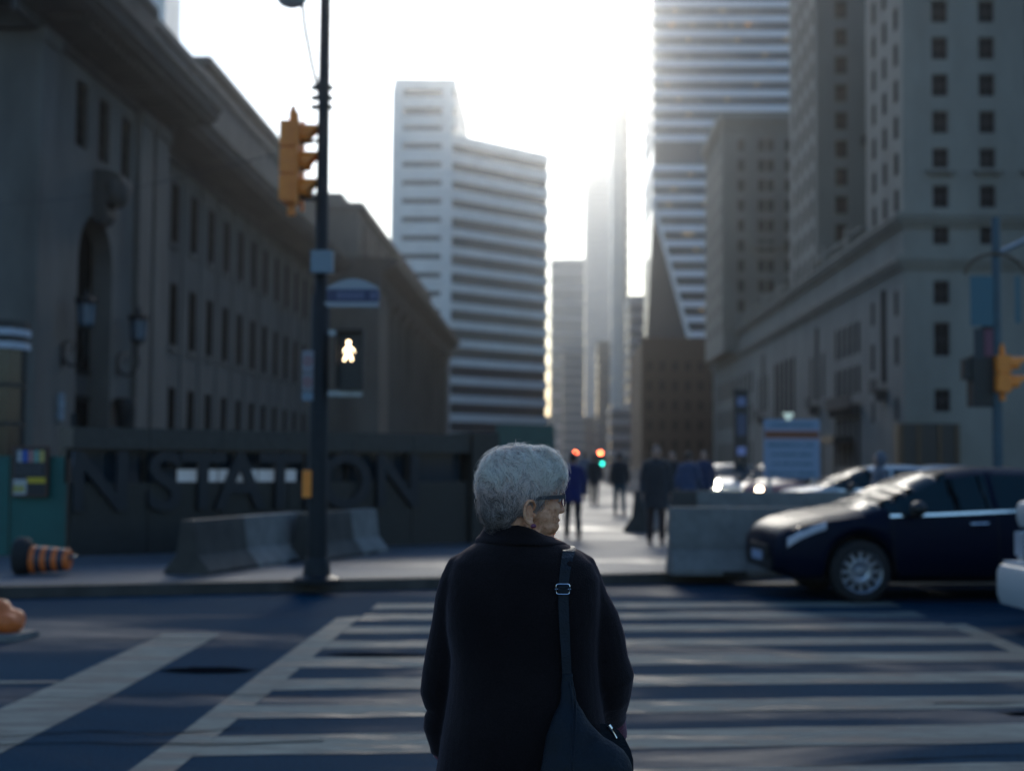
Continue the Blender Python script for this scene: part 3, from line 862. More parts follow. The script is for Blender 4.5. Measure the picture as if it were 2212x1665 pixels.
for i in range(3):
    u0 = a0 + (a1 - a0) * i / 3
    lp('strip_light', MB().box((u0 + .02, .12, 1.03), (u0 + (a1 - a0) / 3 - .02, .17, 1.21)), strip)
lettermat = mat('letter_metal', (.032, .036, .044), .4, metal=.5)
for ch, px in (('N', 217), ('S', 356), ('T', 438), ('A', 519), ('T', 604), ('I', 668), ('O', 745), ('N', 858)):
    me = text_mesh(ch, 1.17, .035, 'letter', [lettermat], .018, .004)
    o = bpy.data.objects.new('letter', me)
    place(o, GW, False, (along(px), -.036, .64), (R(90), 0, 0))

# ================================================================== concrete barriers
JP = [(-.3, 0), (.3, 0), (.3, .06), (.14, .3), (.085, .82), (-.085, .82), (-.14, .3), (-.3, .06)]
def barrier(p0, p1, label, stain=0.45, h=1.0, grp='concrete barriers'):
    p0, p1 = Vector((p0[0], p0[1], 0)), Vector((p1[0], p1[1], 0))
    d = p1 - p0; L = d.length
    T = thing('concrete_barrier', label, 'barrier', (p0.x, p0.y, SW), math.atan2(d.y, d.x), grp)
    prof = [(y, z * h) for y, z in JP]
    s = L * stain
    if stain > .01:
        part('stained_section', MB().extrude(prof, (0, 0, 0), (0, 1, 0), (0, 0, 1), (s - .004, 0, 0)), concrete_stained, T, False)
    part('concrete_section', MB().extrude(prof, (s, 0, 0), (0, 1, 0), (0, 0, 1), (L - s, 0, 0)), concrete, T, False)
    for x in (L * .25, L * .75):
        part('lifting_slot', MB().box((x - .15, -.31, -.0), (x + .15, -.299, .05)), black_plastic, T, False)
    return T
g = lambda x, y: atG(x, y, SW)
a = g(358, 1240); c = g(640, 1205)
barrier((a.x + .25, a.y), (c.x, c.y), 'concrete barrier with one stained dark half in front of the letters S and T', .42, .78)
a = g(652, 1212); c = g(800, 1190)
barrier((a.x, a.y), (c.x, c.y), 'short concrete barrier behind the traffic signal pole', .6, .78)
a = g(1446, 1238)
barrier((a.x, a.y), (a.x + 3.0, a.y + .25), 'concrete barrier standing just behind the nose of the blue car', 0.0)
barrier((a.x + 3.05, a.y + .27), (a.x + 6.0, a.y + .6), 'dark stained concrete barrier hidden behind the blue car doors', .98)
a = g(1445, 1150)
barrier((a.x, a.y), (a.x + 3.6, a.y + .3), 'long pale concrete barrier running behind the other barriers towards the sign board', .15)
barrier((a.x + 3.7, a.y + .3), (a.x + 7.4, a.y + .7), 'concrete barrier below the parked white car', .95)
a = g(1380, 1150)
barrier((a.x, a.y), (a.x + .45, a.y + 3), 'concrete barrier seen end-on beside the walkers', .1)

# ================================================================== signal heads
def visor(mb, c, rad, length, mi=0):
    """open hood pointing local -Y around lens centre c"""
    n = 14; r0, r1, r2, r3 = [], [], [], []
    for k in range(n + 1):
        a = R(-35) + R(250) * k / n
        cut = length * (0.45 + 0.55 * max(0, math.sin(a)) ** .7)
        for rr, lst, yy in ((rad, r0, 0), (rad * 1.0, r1, -cut), (rad - .012, r2, -cut), (rad - .012, r3, 0)):
            lst.append((c[0] + rr * math.cos(a), c[1] + yy, c[2] + rr * math.sin(a)))
    mb.rings([r0, r1, r2, r3], False, mi, closed=False)
def signal(parent, loc, rz, sections=3, m=signal_yellow, lit=None, pitch=.36, rad=.15, backplate=True, vl=.32):
    """traffic head made of parts: housing, each section door, visor and lens; faces local -Y"""
    M = (0, 0, rz)
    H = sections * pitch
    hb = MB()
    for i in range(sections):
        z = i * pitch
        hb.box((-.16, .02, z + .012), (.16, .24, z + pitch - .012)).box((-.13, .05, z - .012), (.13, .2, z + .012))
    hb.lathe([(.05, H), (.045, H + .12), (.012, H + .2)], 8, (0, .12, 0)).lathe([(.05, -.14), (.05, 0)], 8, (0, .12, 0))
    h = part('signal_housing', hb, m, parent, False, loc=loc, rot=M)
    if backplate:
        part('backplate', MB().box((-.24, .02, -.06), (-.165, .05, H + .06)).box((.165, .02, -.06), (.24, .05, H + .06)), m, parent, False, loc=loc, rot=M)
    for i in range(sections):
        z = (i + .5) * pitch
        v = MB(); visor(v, (0, .018, z), rad, vl)
        part('visor', v, [m], parent, False, smooth=True, loc=loc, rot=M)
        lm_ = lit.get(i, lens_off) if lit else lens_off
        part('lens', MB().lathe([(.001, -.01), (rad - .03, .0), (rad - .015, .015)], 16, (0, 0, z), 'Y'), lm_, parent, False, loc=loc, rot=M)

# ---- near signal pole on the left corner
pb = g(684, 1258)
SP = thing('signal_pole', 'tall dark steel pole on the corner carrying yellow traffic signal, street sign and lamp arm', 'traffic signal', (pb.x, pb.y, SW))
D = pb.y
def q(px, py, dy=0.0):
    v = atY(px, py, D + dy); return v - Vector((pb.x, pb.y, SW))
part('pole', MB().tube([(0, 0, 0), (0, 0, 3.2), (0, 0, 3.25), (0, 0, 8.6)], [.115, .10, .075, .055], 14), steel_dark, SP, False, True)
part('base_flange', MB().lathe([(.26, 0), (.26, .05), (.16, .09), (.14, .24), (.125, .28)], 14), steel_dark, SP, False, True)
sx = q(651, 430).x
signal(SP, (sx, 0.06, q(648, 437).z), R(90), 3, pitch=.31, rad=.13, vl=.22)
for zz in (q(648, 300).z, q(648, 425).z):
    part('signal_bracket', MB().tube([(0, .05, zz), (sx * .5, .12, zz), (sx - .12, .12, zz)], .022, 8), steel_dark, SP, False)
# lamp arm and luminaire
la = [q(692, 215), q(672, 130), q(659, 62), q(653, 5), q(640, -18)]
part('lamp_arm', MB().tube([Vector((0, 0, q(690, 285).z))] + [Vector((v.x, 0, v.z)) for v in la], [.02] * 6, 8), steel_dark, SP, False, True)
lu = q(630, -4)
part('lamp_head', MB().lathe([(.19, .05), (.2, .1), (.16, .22), (.06, .3)], 18, (lu.x, 0, lu.z)), steel_dark, SP, False, True)
part('lamp_bowl', MB().lathe([(.03, -.12), (.13, -.08), (.185, .0), (.19, .05)], 18, (lu.x, 0, lu.z)), mat('lamp_bowl', (.5, .5, .5), .3), SP, False, True)
for zz in (q(690, 190).z, q(690, 212).z, q(690, 232).z):
    part('clamp', MB().box((-.14, -.05, zz - .02), (.1, .05, zz + .02)), steel_dark, SP, False)
# grey control box
c = q(701, 571)
part('control_box', MB().box((c.x - .12, -.22, c.z - .12), (c.x + .12, -.06, c.z + .12)).box((c.x - .125, -.225, c.z + .10), (c.x + .125, -.055, c.z + .128)), mat('pale_box', (.17, .23, .28), .4), SP, False)
# street name sign
c0, c1 = q(708, 664), q(821, 604)
ns = 18
def sign_outline(x0, x1, z0, z1, bulge):
    pts = [(x0, z0), (x1, z0), (x1, z1 - bulge)]
    for i in range(1, ns):
        t = i / ns; pts.append((x1 + (x0 - x1) * t, z1 - bulge + bulge * math.sin(math.pi * t)))
    pts.append((x0, z1 - bulge)); return pts
so = sign_outline(c0.x, c1.x, c0.z, c1.z, .10)
sg = part('street_sign', MB().extrude(so, (0, -.09, 0), (1, 0, 0), (0, 0, 1), (0, .025, 0)), white_enamel, SP, False)
z0 = c0.z + (c1.z - c0.z) * .17; z1 = c0.z + (c1.z - c0.z) * .62
part('name_band', MB().box((c0.x + .004, -.096, z0), (c1.x - .004, -.0905, z1)), blue_ink, sg, False)
tx = MB(); x = c0.x + .12
for w_ in (.05, .045, .05, .05, .045, -.05, .05, .04):
    if w_ > 0: tx.box((x, -.1005, z0 + .03), (x + w_, -.097, z1 - .03))
    x += abs(w_) + .014
part('lettering', tx, mat('faded_lettering', (.10, .12, .22), .5), sg, False, kind='stuff')
part('sign_bracket', MB().box((-.02, -.085, c0.z + .03), (c0.x + .1, -.06, c0.z + .05)), steel_grey, SP, False)
# pedestrian signal
c0, c1 = q(733, 842), q(788, 716)
part('walk_signal_box', MB().box((c0.x, -.14, c0.z), (c1.x, .1, c1.z)), black_plastic, SP, False)
hood = MB().box((c0.x - .012, -.26, c1.z - .02), (c1.x + .012, -.141, c1.z + .004)).box((c0.x - .012, -.24, c0.z + .02), (c0.x + .004, -.141, c1.z - .021)).box((c1.x - .004, -.24, c0.z + .02), (c1.x + .012, -.141, c1.z - .021))
part('signal_hood', hood, black_plastic, SP, False)
walk = mat('walk_lamp', (1, .9, .75), .5, emit=(1.0, .74, .44), estr=7)
def wpt(px, py): v = q(px, py); return Vector((v.x, -.148, v.z))
wm = MB()
wm.lathe([(.001, 0), (.022, 0), (.022, .004), (.001, .004)], 12, wpt(757, 742), 'Y')
wm.tube([wpt(757, 748), wpt(756, 764)], .014, 6)
wm.tube([wpt(757, 750), wpt(766, 757), wpt(769, 763)], .008, 6)
wm.tube([wpt(756, 751), wpt(749, 757), wpt(748, 764)], .008, 6)
wm.tube([wpt(756, 763), wpt(762, 772), wpt(764, 781)], .01, 6)
wm.tube([wpt(756, 763), wpt(751, 773), wpt(747, 781)], .01, 6)
part('walking_figure', wm, walk, SP, False, label='lit white walking figure of the pedestrian signal')
for py in (719, 850):
    v = q(705, py)
    part('signal_strap', MB().box((.05, -.03, v.z - .03), (c1.x - .02, .03, v.z + .03)), steel_grey, SP, False)
# small plates on the left of the pole
c0, c1 = q(655, 868), q(681, 756)
for k, (t0, t1, col) in enumerate(((.02, .18, (.16, .22, .28)), (.2, .55, (.20, .19, .21)), (.57, .98, (.22, .21, .24)))):
    za = c0.z + (c1.z - c0.z) * t0; zb2 = c0.z + (c1.z - c0.z) * t1
    pl = part('parking_plate', MB().box((c0.x, -.1, za), (c1.x, -.085, zb2)), mat('plate_%d' % k, col, .45), SP, False)
    if k:
        part('red_ring', MB().lathe([(.03, 0), (.045, 0), (.045, .004), (.03, .004)], 14, ((c0.x + c1.x) / 2, -.1045, (za + zb2) / 2), 'Y', cap=False), mat('red_print', (.3, .03, .03), .5), pl, False)
part('push_button', MB().box((-.16, -.1, .95), (-.06, .05, 1.25)), signal_yellow, SP, False)

# ---- far signal pole on the right
rp = Vector((atY(2156, 1000, 24.0).x, 24.0, 0))
RP = thing('signal_pole', 'blue green steel pole behind the blue car with sign backs and yellow signal', 'traffic signal', (rp.x, rp.y, 0))
def q2(px, py): return atY(px, py, 24.0) - rp
part('pole', MB().tube([(0, 0, 0), (0, 0, 3), (0, 0, q2(2156, 470).z)], [.09, .085, .07], 12), steel_blue, RP, False, True)
part('base_flange', MB().lathe([(.2, 0), (.2, .05), (.12, .1), (.1, .3)], 12), steel_blue, RP, False, True)
v0, v1 = q2(2165, 543), q2(2300, 478)
part('mast_arm', MB().tube([(0, 0, v0.z - .05), (v0.x, 0, v0.z), (v1.x, 0, v1.z)], [.04, .045, .04], 8), steel_grey, RP, False, True)
c0, c1 = q2(2093, 705), q2(2142, 598)
part('sign_back', MB().box((c0.x, -.1, c0.z), (c1.x, -.08, c1.z)), mat('sign_teal', (.035, .12, .16), .45), RP, False)
c2 = q2(2200, 700)
part('sign_back', MB().box((c1.x + .35, -.12, c0.z + .05), (c2.x, -.1, c1.z)), mat('sign_teal2', (.05, .13, .16), .5), RP, False)
arcp = []
for i in range(12):
    a = R(5) + R(170) * i / 11
    arcp.append((c0.x + .42 + .5 * math.cos(a), -.09, c1.z + .0 + .38 * math.sin(a)))
part('sign_hoop', MB().tube(arcp, .03, 6), mat('bronze', (.09, .055, .03), .4), RP, False)
c0, c1 = q2(2100, 878), q2(2152, 768)
part('walk_signal_box', MB().box((c0.x, -.05, c0.z), (c1.x, .3, c1.z)).box((c0.x - .12, .0, c0.z + .45), (c0.x, .25, c1.z - .05)), black_plastic, RP, False)
sg2 = q2(2180, 848)
signal(RP, (sg2.x - .02, -.1, sg2.z), R(90), 2, pitch=.31, rad=.13, backplate=False)
for zz in (sg2.z + .1, sg2.z + .5):
    part('signal_bracket', MB().box((0, -.03, zz - .02), (sg2.x, .03, zz + .02)), steel_blue, RP, False)
for k, (x0, y0, x1, y1, col) in enumerate(((2102, 775, 2122, 710, (.02, .03, .04)), (2125, 770, 2143, 712, (.16, .05, .08)))):
    c0, c1 = q2(x0, y0), q2(x1, y1)
    part('small_plate', MB().box((c0.x, -.06, c0.z), (c1.x, -.04, c1.z)), mat('rp_%d' % k, col, .5), RP, False)

# ---- far signals at the end of the street
red_l = mat('red_lamp', (1, .1, .05), .5, emit=(1.0, .13, .05), estr=60)
green_l = mat('green_lamp', (.02, .5, .4), .5, emit=(.02, .5, .40), estr=22)
for k, (px, py, lit, lab) in enumerate(((1243, 978, {2: red_l}, 'distant traffic signal showing red beside the blue jacketed walker'),
                                   (1297, 978, {2: red_l}, 'distant traffic signal showing red over the middle of the street'),
                                   (1301, 1001, {0: green_l}, 'distant low traffic signal showing green'))):
    Yd = 150.0; v = atY(px, py, Yd)
    T = thing('traffic_signal', lab, 'traffic signal', (v.x, Yd + .3, 0))
    part('pole', MB().tube([(0, .2, 0), (0, .2, v.z + .6)], .06, 8), steel_dark, T, False)
    off = .3 * (2.5 if 2 in lit else .5)
    signal(T, (0, -.1, v.z - off), 0, 3, pitch=.3, rad=.13, lit=lit, m=steel_dark)

# ================================================================== left edge: kiosk, hoarding, poster, posts
kx1 = atY(66, 700, 25.7).x; kt = atY(40, 690, 25).z
KI = thing('glass_kiosk', 'black framed glass kiosk with pale horizontal bands at its top', 'kiosk', (kx1 - 1.5, 25, SW))
def kw(name, mb, m, **k): return part(name, mb, m, KI, True, **k)
kp = [(kx1 - 3.2, 25), (kx1 - .45, 25), (kx1 - .12, 25.1), (kx1, 25.45), (kx1, 25.75), (kx1 - 3.2, 25.75)]
kin = inset(kp, .06)
kw('glass_wall', MB().prism(kin, SW, kt - .5), mat('kiosk_glass', (.012, .018, .022), .12))
kw('roof', MB().prism(kp, kt - .12, kt), black_plastic)
for zz in (kt - .26, kt - .5):
    kw('light_band', MB().prism(kp, zz, zz + .12), mat('pale_band', (.42, .47, .55), .4))
kw('upper_wall', MB().prism(inset(kp, .04), kt - .5, kt - .125), black_plastic)
for zz in (.8, 2.05, 2.75):
    kw('rail', MB().prism(inset(kp, .03), zz, zz + .08), black_plastic)
for x in (kx1 - .55, kx1 - 1.7):
    kw('mullion', MB().box((x - .04, 24.93, SW), (x + .04, 25.055, kt - .5)), mat('pale_mullion', (.3, .36, .45), .4))
hb0, hb1 = g(30, 1203), g(143, 1200)
HB = thing('hoarding', 'teal plywood site hoarding beside the granite letter wall', 'hoarding', (hb1.x, hb1.y, SW))
top = atY(100, 985, hb1.y).z
for i in range(4):
    x1 = hb1.x - i * .82
    part('plywood_panel', MB().box((x1 - .81, hb1.y - .03 * (i % 2), SW), (x1, hb1.y + .04, top)), teal_panel, HB)
part('end_post', MB().box((hb1.x + .003, hb1.y - .06, SW), (hb1.x + .10, hb1.y + .08, top - .02)), mat('post_wood', (.09, .06, .045), .8, var=.3, vscale=5), HB)
# poster
c0, c1 = atY(25, 1072, hb1.y - .12), atY(104, 964, hb1.y - .12)
PO = thing('notice_poster', 'dark site notice poster with coloured icons and yellow stripe on the teal hoarding', 'poster', (c0.x, c0.y, c0.z))
W_, H_ = c1.x - c0.x, c1.z - c0.z
part('backing_board', MB().box((0, 0, 0), (W_, .08, H_)), mat('poster_frame', (.12, .05, .035), .6), PO, False)
part('printed_sheet', MB().box((.02, -.006, .02), (W_ - .02, -.001, H_ - .02)), mat('poster_black', (.015, .015, .02), .5), PO, False)
for i, col in enumerate(((.35, .38, .42), (.02, .10, .45), (.40, .20, .20), (.18, .35, .30), (.5, .40, .12))):
    x = .05 + i * (W_ - .1) / 5
    ic = MB().lathe([(.001, 0), (.038, 0), (.038, .004), (.001, .004)], 10, (x + .05, -.011, H_ - .09), 'Y').box((x + .02, -.011, H_ - .22), (x + .085, -.0075, H_ - .125))
    part('icon', ic, mat('icon_%d' % i, col, .5), PO, False)
part('yellow_stripe', MB().box((W_ * .44, -.011, H_ * .27), (W_ - .022, -.0075, H_ * .38)), mat('poster_yellow', (.55, .40, .02), .5), PO, False)
part('white_box', MB().box((.022, -.011, .03), (W_ * .42, -.0075, H_ * .34)), mat('poster_white', (.42, .44, .46), .5), PO, False)
for i in range(2):
    x = W_ * (.13 + .16 * i)
    part('warning_triangle', MB().extrude([(-.05, 0), (.05, 0), (0, .13)], (x, -.0155, H_ * .1), (1, 0, 0), (0, 0, 1), (0, .004, 0)), mat('poster_olive', (.35, .32, .04), .5), PO, False)
tl = MB()
for r_ in range(4):
    x = .05
    while x < W_ - .12:
        w_ = rnd.uniform(.03, .08); tl.box((x, -.010, H_ * (.45 + .055 * r_)), (x + w_, -.0075, H_ * (.465 + .055 * r_))); x += w_ + .02
part('text_lines', tl, mat('poster_grey', (.10, .11, .13), .5), PO, False, kind='stuff')
pp = g(152, 1199)
o = part('steel_post', MB().tube([(0, 0, 0), (0, 0, 2.0)], .045, 10).lathe([(.09, 0), (.09, .03), (.05, .06)], 10).box((-.09, -.06, 1.42), (-.04, -.03, 1.52)), steel_dark, None, loc=(pp.x, pp.y, SW))
tag(o, 'thin black steel post between the teal hoarding and the letter wall', 'post')
# toppled barrel
bp_ = g(60, 1240); bq = g(165, 1238)
TB = thing('toppled_drum', 'orange and black striped traffic drum tipped over on the pavement by the hoarding', 'traffic drum', (bp_.x, bp_.y, SW), R(3))
Ld = bq.x - bp_.x
zc = .21
part('rubber_base', MB().lathe([(.06, -.14), (.21, -.14), (.225, -.1), (.225, -.02), (.17, .04)], 20, (0, 0, zc), 'X'), rubber, TB, False, True)
segs = 7; xs = .04
for i in range(segs):
    w_ = (Ld - .06) / segs
    r0 = .165 - .006 * i
    part('drum_band', MB().lathe([(r0 - .01, xs), (r0, xs + .012), (r0 - .004, xs + w_ - .012), (r0 - .012, xs + w_)], 20, (0, 0, zc - .035), 'X'), orange_plastic if i % 2 == 0 else mat('dark_sleeve', (.03, .04, .06), .4), TB, False, True)
    xs += w_
part('drum_handle', MB().tube([(xs, -.08, zc), (xs + .05, -.06, zc), (xs + .05, .06, zc), (xs, .08, zc)], .018, 6), steel_blue, TB, False)
# orange sandbag on a pale slab
sb = atG(8, 1378)
SB = thing('orange_sandbag', 'lumpy orange sandbag lying on a pale slab in the wet road', 'sandbag', (sb.x, sb.y, 0), R(-10))
mb_ = MB().ell((-.06, 0, .14), (.23, .2, .13)).ell((-.06, 0, .22), (.12, .11, .10)).ell((.06, -.02, .12), (.12, .14, .10)).tube([(-.06, 0, .2), (-.03, -.02, .33)], [.09, .02], 8)
def lump(co, no):
    d = np.array([noise.noise(Vector(c) * 9) for c in co]); return co + no * d[:, None] * .022
part('bag', fuse(mb_, .016, 3, 'bag', [orange_plastic], lump), None, SB, False)
part('pale_slab', MB().prism([(-.45, -.24), (.17, -.25), (.22, -.18), (.22, .18), (-.45, .24)], .0, .055), concrete, SB, False)

# teal container far behind
c0, c1 = atY(1072, 960, 95), atY(1198, 918, 95)
TC = thing('site_container', 'teal corrugated site container far down the pavement behind the woman', 'container', (c0.x, 95, SW))
part('container_shell', MB().box((c0.x, 95, SW + .1), (c1.x, 101, c1.z)), teal_panel, TC)
for i in range(12):
    x = c0.x + (c1.x - c0.x) * (i + .3) / 12
    part('corrugation', MB().box((x, 94.94, SW + .2), (x + .12, 94.997, c1.z - .1)), teal_panel, TC)

# ================================================================== totem and sign board on the right
c0, c1 = atY(1585, 1060, 44), atY(1616, 846, 44)
TO = thing('sign_totem', 'slim black totem sign standing behind the concrete barriers', 'totem sign', ((c0.x + c1.x) / 2, 44, 0))
hw = (c1.x - c0.x) / 2
part('totem_body', MB().box((-hw, -.12, 0), (hw, .12, c1.z)), black_plastic, TO, False)
part('totem_cap', MB().box((-hw - .02, -.14, c1.z), (hw + .02, .14, c1.z + .05)), steel_dark, TO, False)
for zz, hh, col in ((c1.z - .45, .28, (.12, .16, .3)), (c1.z - 1.35, .65, (.04, .06, .12)), (c1.z - 1.95, .25, (.22, .28, .55))):
    part('totem_panel', MB().box((-hw * .6, -.126, zz), (hw * .6, -.1205, zz + hh)), mat('totem_%.2f' % hh, col, .4), TO, False)
c0, c1 = atY(1650, 1032, 36), atY(1771, 906, 36)
BD = thing('info_board', 'pale blue info board with brown stripe and text lines on two posts', 'sign board', (c0.x, 36, 0))
W_, H_ = c1.x - c0.x, c1.z - c0.z; z0 = c0.z
part('board', MB().box((0, 0, z0), (W_, .05, z0 + H_)), mat('board_blue', (.20, .28, .40), .4), BD, False)
part('stripe', MB().box((.02, -.006, z0 + H_ * .68), (W_ - .02, -.001, z0 + H_ * .80)), mat('board_rust', (.20, .06, .02), .5), BD, False)
part('stripe_border', MB().box((.01, -.004, z0 + H_ * .65), (W_ - .01, -.001, z0 + H_ * .68)).box((.01, -.004, z0 + H_ * .80), (W_ - .01, -.001, z0 + H_ * .83)), mat('board_pink', (.38, .3, .36), .5), BD, False)
tl = MB()
for zf, ind in ((.88, .08), (.54, .06), (.38, .12), (.22, .12), (.06, .06)):
    x = W_ * ind + .04
    while x < W_ * (1 - ind) - .06:
        w_ = rnd.uniform(.03, .055); h_ = rnd.uniform(.05, .075); tl.box((x, -.005, z0 + H_ * zf), (x + w_, -.001, z0 + H_ * zf + h_)); x += w_ + rnd.choice((.015, .015, .02, .05))
part('text_lines', tl, mat('board_text', (.03, .12, .15), .5), BD, False, kind='stuff')
for x in (.15, W_ - .15):
    part('board_post', MB().box((x - .05, .052, 0), (x + .05, .15, z0 + H_ - .1)), steel_grey, BD, False)
ap = atY(1703, 905, 36)
part('board_lamp', MB().extrude([(-.14, .16), (.14, .16), (.03, -.02), (-.03, -.02)], (ap.x - c0.x, -.05, z0 + H_), (1, 0, 0), (0, 0, 1), (0, .12, 0)), mat('board_lamp', (.5, .6, .55), .4, emit=(.7, .9, .8), estr=.35), BD, False)

for k, (a, c) in enumerate((((-80, 446, 34), (650, 318, 24)), ((690, 150, 24), (1100, -40, 40)))):
    p0, p1 = atY(*a), atY(*c)
    pts = [p0 + (p1 - p0) * (i / 16) - Vector((0, 0, .25 * math.sin(math.pi * i / 16))) for i in range(17)]
    o = part('overhead_wire', MB().tube(pts, .007, 5), steel_dark)
    tag(o, ('thin overhead wire crossing in front of the station arch', 'thin overhead wire running up from the signal pole')[k], 'wire')

# ================================================================== vehicles
def lerp_tab(tab, x):
    if x <= tab[0][0]: return tab[0][1]
    for (a, va), (c, vc) in zip(tab[:-1], tab[1:]):
        if x <= c:
            t = (x - a) / (c - a); t2 = t * t * (3 - 2 * t) * .35 + t * .65
            return va + (vc - va) * t2
    return tab[-1][1]
car_glass = mat('car_glass', (.012, .03, .04), .22, spec=.1)
headlamp = mat('headlamp_lens', (.55, .55, .6), .08, spec=.8, coat=1)
taillamp = mat('tail_lamp', (.25, .01, .01), .15)
under = mat('underbody', (.01, .01, .011), .8)
def wheel(parent, x, y, r, side, steel):
    """side -1 faces -Y"""
    T = part('tyre', MB().lathe([(r * .66, -.1), (r * .8, -.108), (r * .94, -.1), (r, -.075), (r, .075), (r * .94, .1), (r * .8, .108), (r * .66, .1)], 32, (0, 0, 0), 'Y', cap=False), rubber, parent, False, True, loc=(x, y, r))
    rm = MB()
    s = side
    rm.lathe([(r * .67, s * .1), (r * .69, s * .104), (r * .64, s * .09), (r * .62, s * .05), (r * .60, s * .02)], 32, axis='Y', cap=False)
    rm.lathe([(.001, s * .075), (r * .16, s * .072), (r * .2, s * .055), (r * .34, s * .075), (r * .40, s * .07)], 28, axis='Y', cap=False)
    for k in range(12):
        a = 2 * math.pi * k / 12
        M = Matrix.Rotation(a, 4, 'Y')
        c = M @ Vector((r * .5, s * .055, 0))
        rm.obox(c, (r * .24, .02, r * .13), M)
    part('rim', rm, steel, T, False, True)
    part('hub_back', MB().lathe([(.001, s * .02), (r * .62, s * .018)], 24, axis='Y', cap=False), under, T, False)
def car(name, label, loc, rz, paint, P, group=None):
    """profile-built car; local x from nose (0) to tail, y across, z up; nose points to local -x"""
    T = thing(name, label, P.get('cat', 'car'), loc, rz, group)
    L, rW = P['L'], P.get('r', .335)
    ws = P['wheels']
    def zb(x):
        z = .25 + (.1 * max(0, 1 - x / .25)) + (.12 * max(0, 1 - (L - x) / .3))
        for wx in ws:
            d = abs(x - wx); ra = rW + .055
            if d < ra: z = max(z, rW + math.sqrt(ra * ra - d * d))
        return z
    xs = sorted(set([round(L * i / 84, 4) for i in range(85)] + [round(w + s * (rW + .05), 4) for w in ws for s in (-1, 1)] + P['cuts']))
    xs = [x for x in xs if x in P['cuts'] or all(abs(x - c) > .018 for c in P['cuts'])]
    S = []
    for x in xs:
        b0 = zb(x); w = lerp_tab(P['w'], x); be = lerp_tab(P['belt'], x); zt_ = max(lerp_tab(P['top'], x), be + .03); wr = lerp_tab(P['wr'], x)
        hgt = zt_ - be
        pts = [(0, b0 - .02 if b0 < .4 else b0), (w - .08, b0), (w - .012, b0 + .07), (w, b0 + (be - b0) * .45), (w - .008, be - .13 * min(1, (be - b0) / .3)), (w - .035, be),
               (wr + .03, zt_ - min(.09, hgt * .55)), (wr - .07, zt_ - min(.025, hgt * .2)), (0, zt_)]
        S.append([(x, y, z) for y, z in pts])
    gl0, gl1 = P['glass']; ws0, ws1 = P['shield']; rs0, rs1 = P['rear']; pil = P['pillars']
    NP = 9
    B = MB(); glass = {}
    def emit_face(sgn, i, j):
        x = (xs[i] + xs[i + 1]) / 2
        quad = [S[i][j], S[i + 1][j], S[i + 1][j + 1], S[i][j + 1]]
        quad = [(p[0], sgn * p[1], p[2]) for p in quad]
        key = None
        if j == 5 and gl0 < x < gl1 and not any(abs(x - p) < .035 for p in pil):
            seg = sum(1 for p in pil if x > p); key = ('side_window', sgn, seg)
        elif j >= 6 and ws0 < x < ws1: key = ('windshield', 0, 0)
        elif j >= 6 and rs0 < x < rs1: key = ('rear_window', 0, 0)
        (glass.setdefault(key, MB()) if key else B).add(quad, [(0, 1, 2, 3)])
    for i in range(len(xs) - 1):
        for j in range(NP - 1):
            for sgn in (-1, 1): emit_face(sgn, i, j)
    for st in (S[0], S[-1]):
        B.add([(p[0], s_ * p[1], p[2]) for s_ in (1,) for p in st] + [(p[0], -p[1], p[2]) for p in st[1:-1]][::-1], [tuple(range(2 * NP - 2))])
    me = B.mesh('body', [paint], True)
    bm = bmesh.new(); bm.from_mesh(me); bmesh.ops.remove_doubles(bm, verts=bm.verts, dist=.0005); bmesh.ops.recalc_face_normals(bm, faces=bm.faces); bm.to_mesh(me); bm.free()
    me.polygons.foreach_set('use_smooth', [True] * len(me.polygons)); me.set_sharp_from_angle(angle=R(50))
    part('body', me, None, T, False)
    for (nm, sgn, seg), gb in glass.items():
        gm = gb.mesh(nm, [car_glass], 'all')
        bm = bmesh.new(); bm.from_mesh(gm); bmesh.ops.remove_doubles(bm, verts=bm.verts, dist=.0005); bm.to_mesh(gm); bm.free()
        part(nm, gm, None, T, False)
    part('underbody', MB().box((.35, -.6, .2), (L - .35, .6, .42)), under, T, False)
    for wx in ws:
        wy = lerp_tab(P['w'], wx) - .115
        wheel(T, wx, -wy, rW, -1, P.get('rim', steel_grey)); wheel(T, wx, wy, rW, 1, P.get('rim', steel_grey))
        part('wheel_housing', MB().box((wx - rW, -wy + .12, .3), (wx + rW, wy - .12, rW + .36)), under, T, False)
    sec = lambda x, f, s: None
    for s in (-1, 1):
        # head lamp wrapped over the front corner
        hx = [.10, .22, .36, .50]; hm = MB(); rows = []
        for k, x in enumerate(hx):
            w = lerp_tab(P['w'], x) + .006; be = lerp_tab(P['belt'], x)
            rows.append([(x - .01, s * (w - .10 + .02 * k), be - .165 + .02 * k), (x - .008, s * (w + .002), be - .15 + .025 * k), (x - .004, s * (w + .002), be - .075 + .02 * k), (x, s * (w - .06), be - .035 + .012 * k)])
        hm.rings(rows, True)
        part('headlight', hm, headlamp, T, False, True)
        tx_ = L - .12; w = lerp_tab(P['w'], tx_)
        part('taillight', MB().box((tx_ - .1, min(s * (w - .02), s * (w + .02)), lerp_tab(P['belt'], tx_) - .2), (tx_ + .08, max(s * (w - .02), s * (w + .02)), lerp_tab(P['belt'], tx_) - .02)), taillamp, T, False)
        mx = gl0 + .28; mw = lerp_tab(P['w'], mx); mz = lerp_tab(P['belt'], mx)
        mi_ = MB().ell((mx - .02, s * (mw + .12), mz + .075), (.085, .11, .085), 14, 9).tube([(mx, s * (mw - .05), mz - .0), (mx, s * (mw + .06), mz + .03)], .03, 8)
        part('wing_mirror', mi_, P.get('mirror', black_plastic), T, False, True)
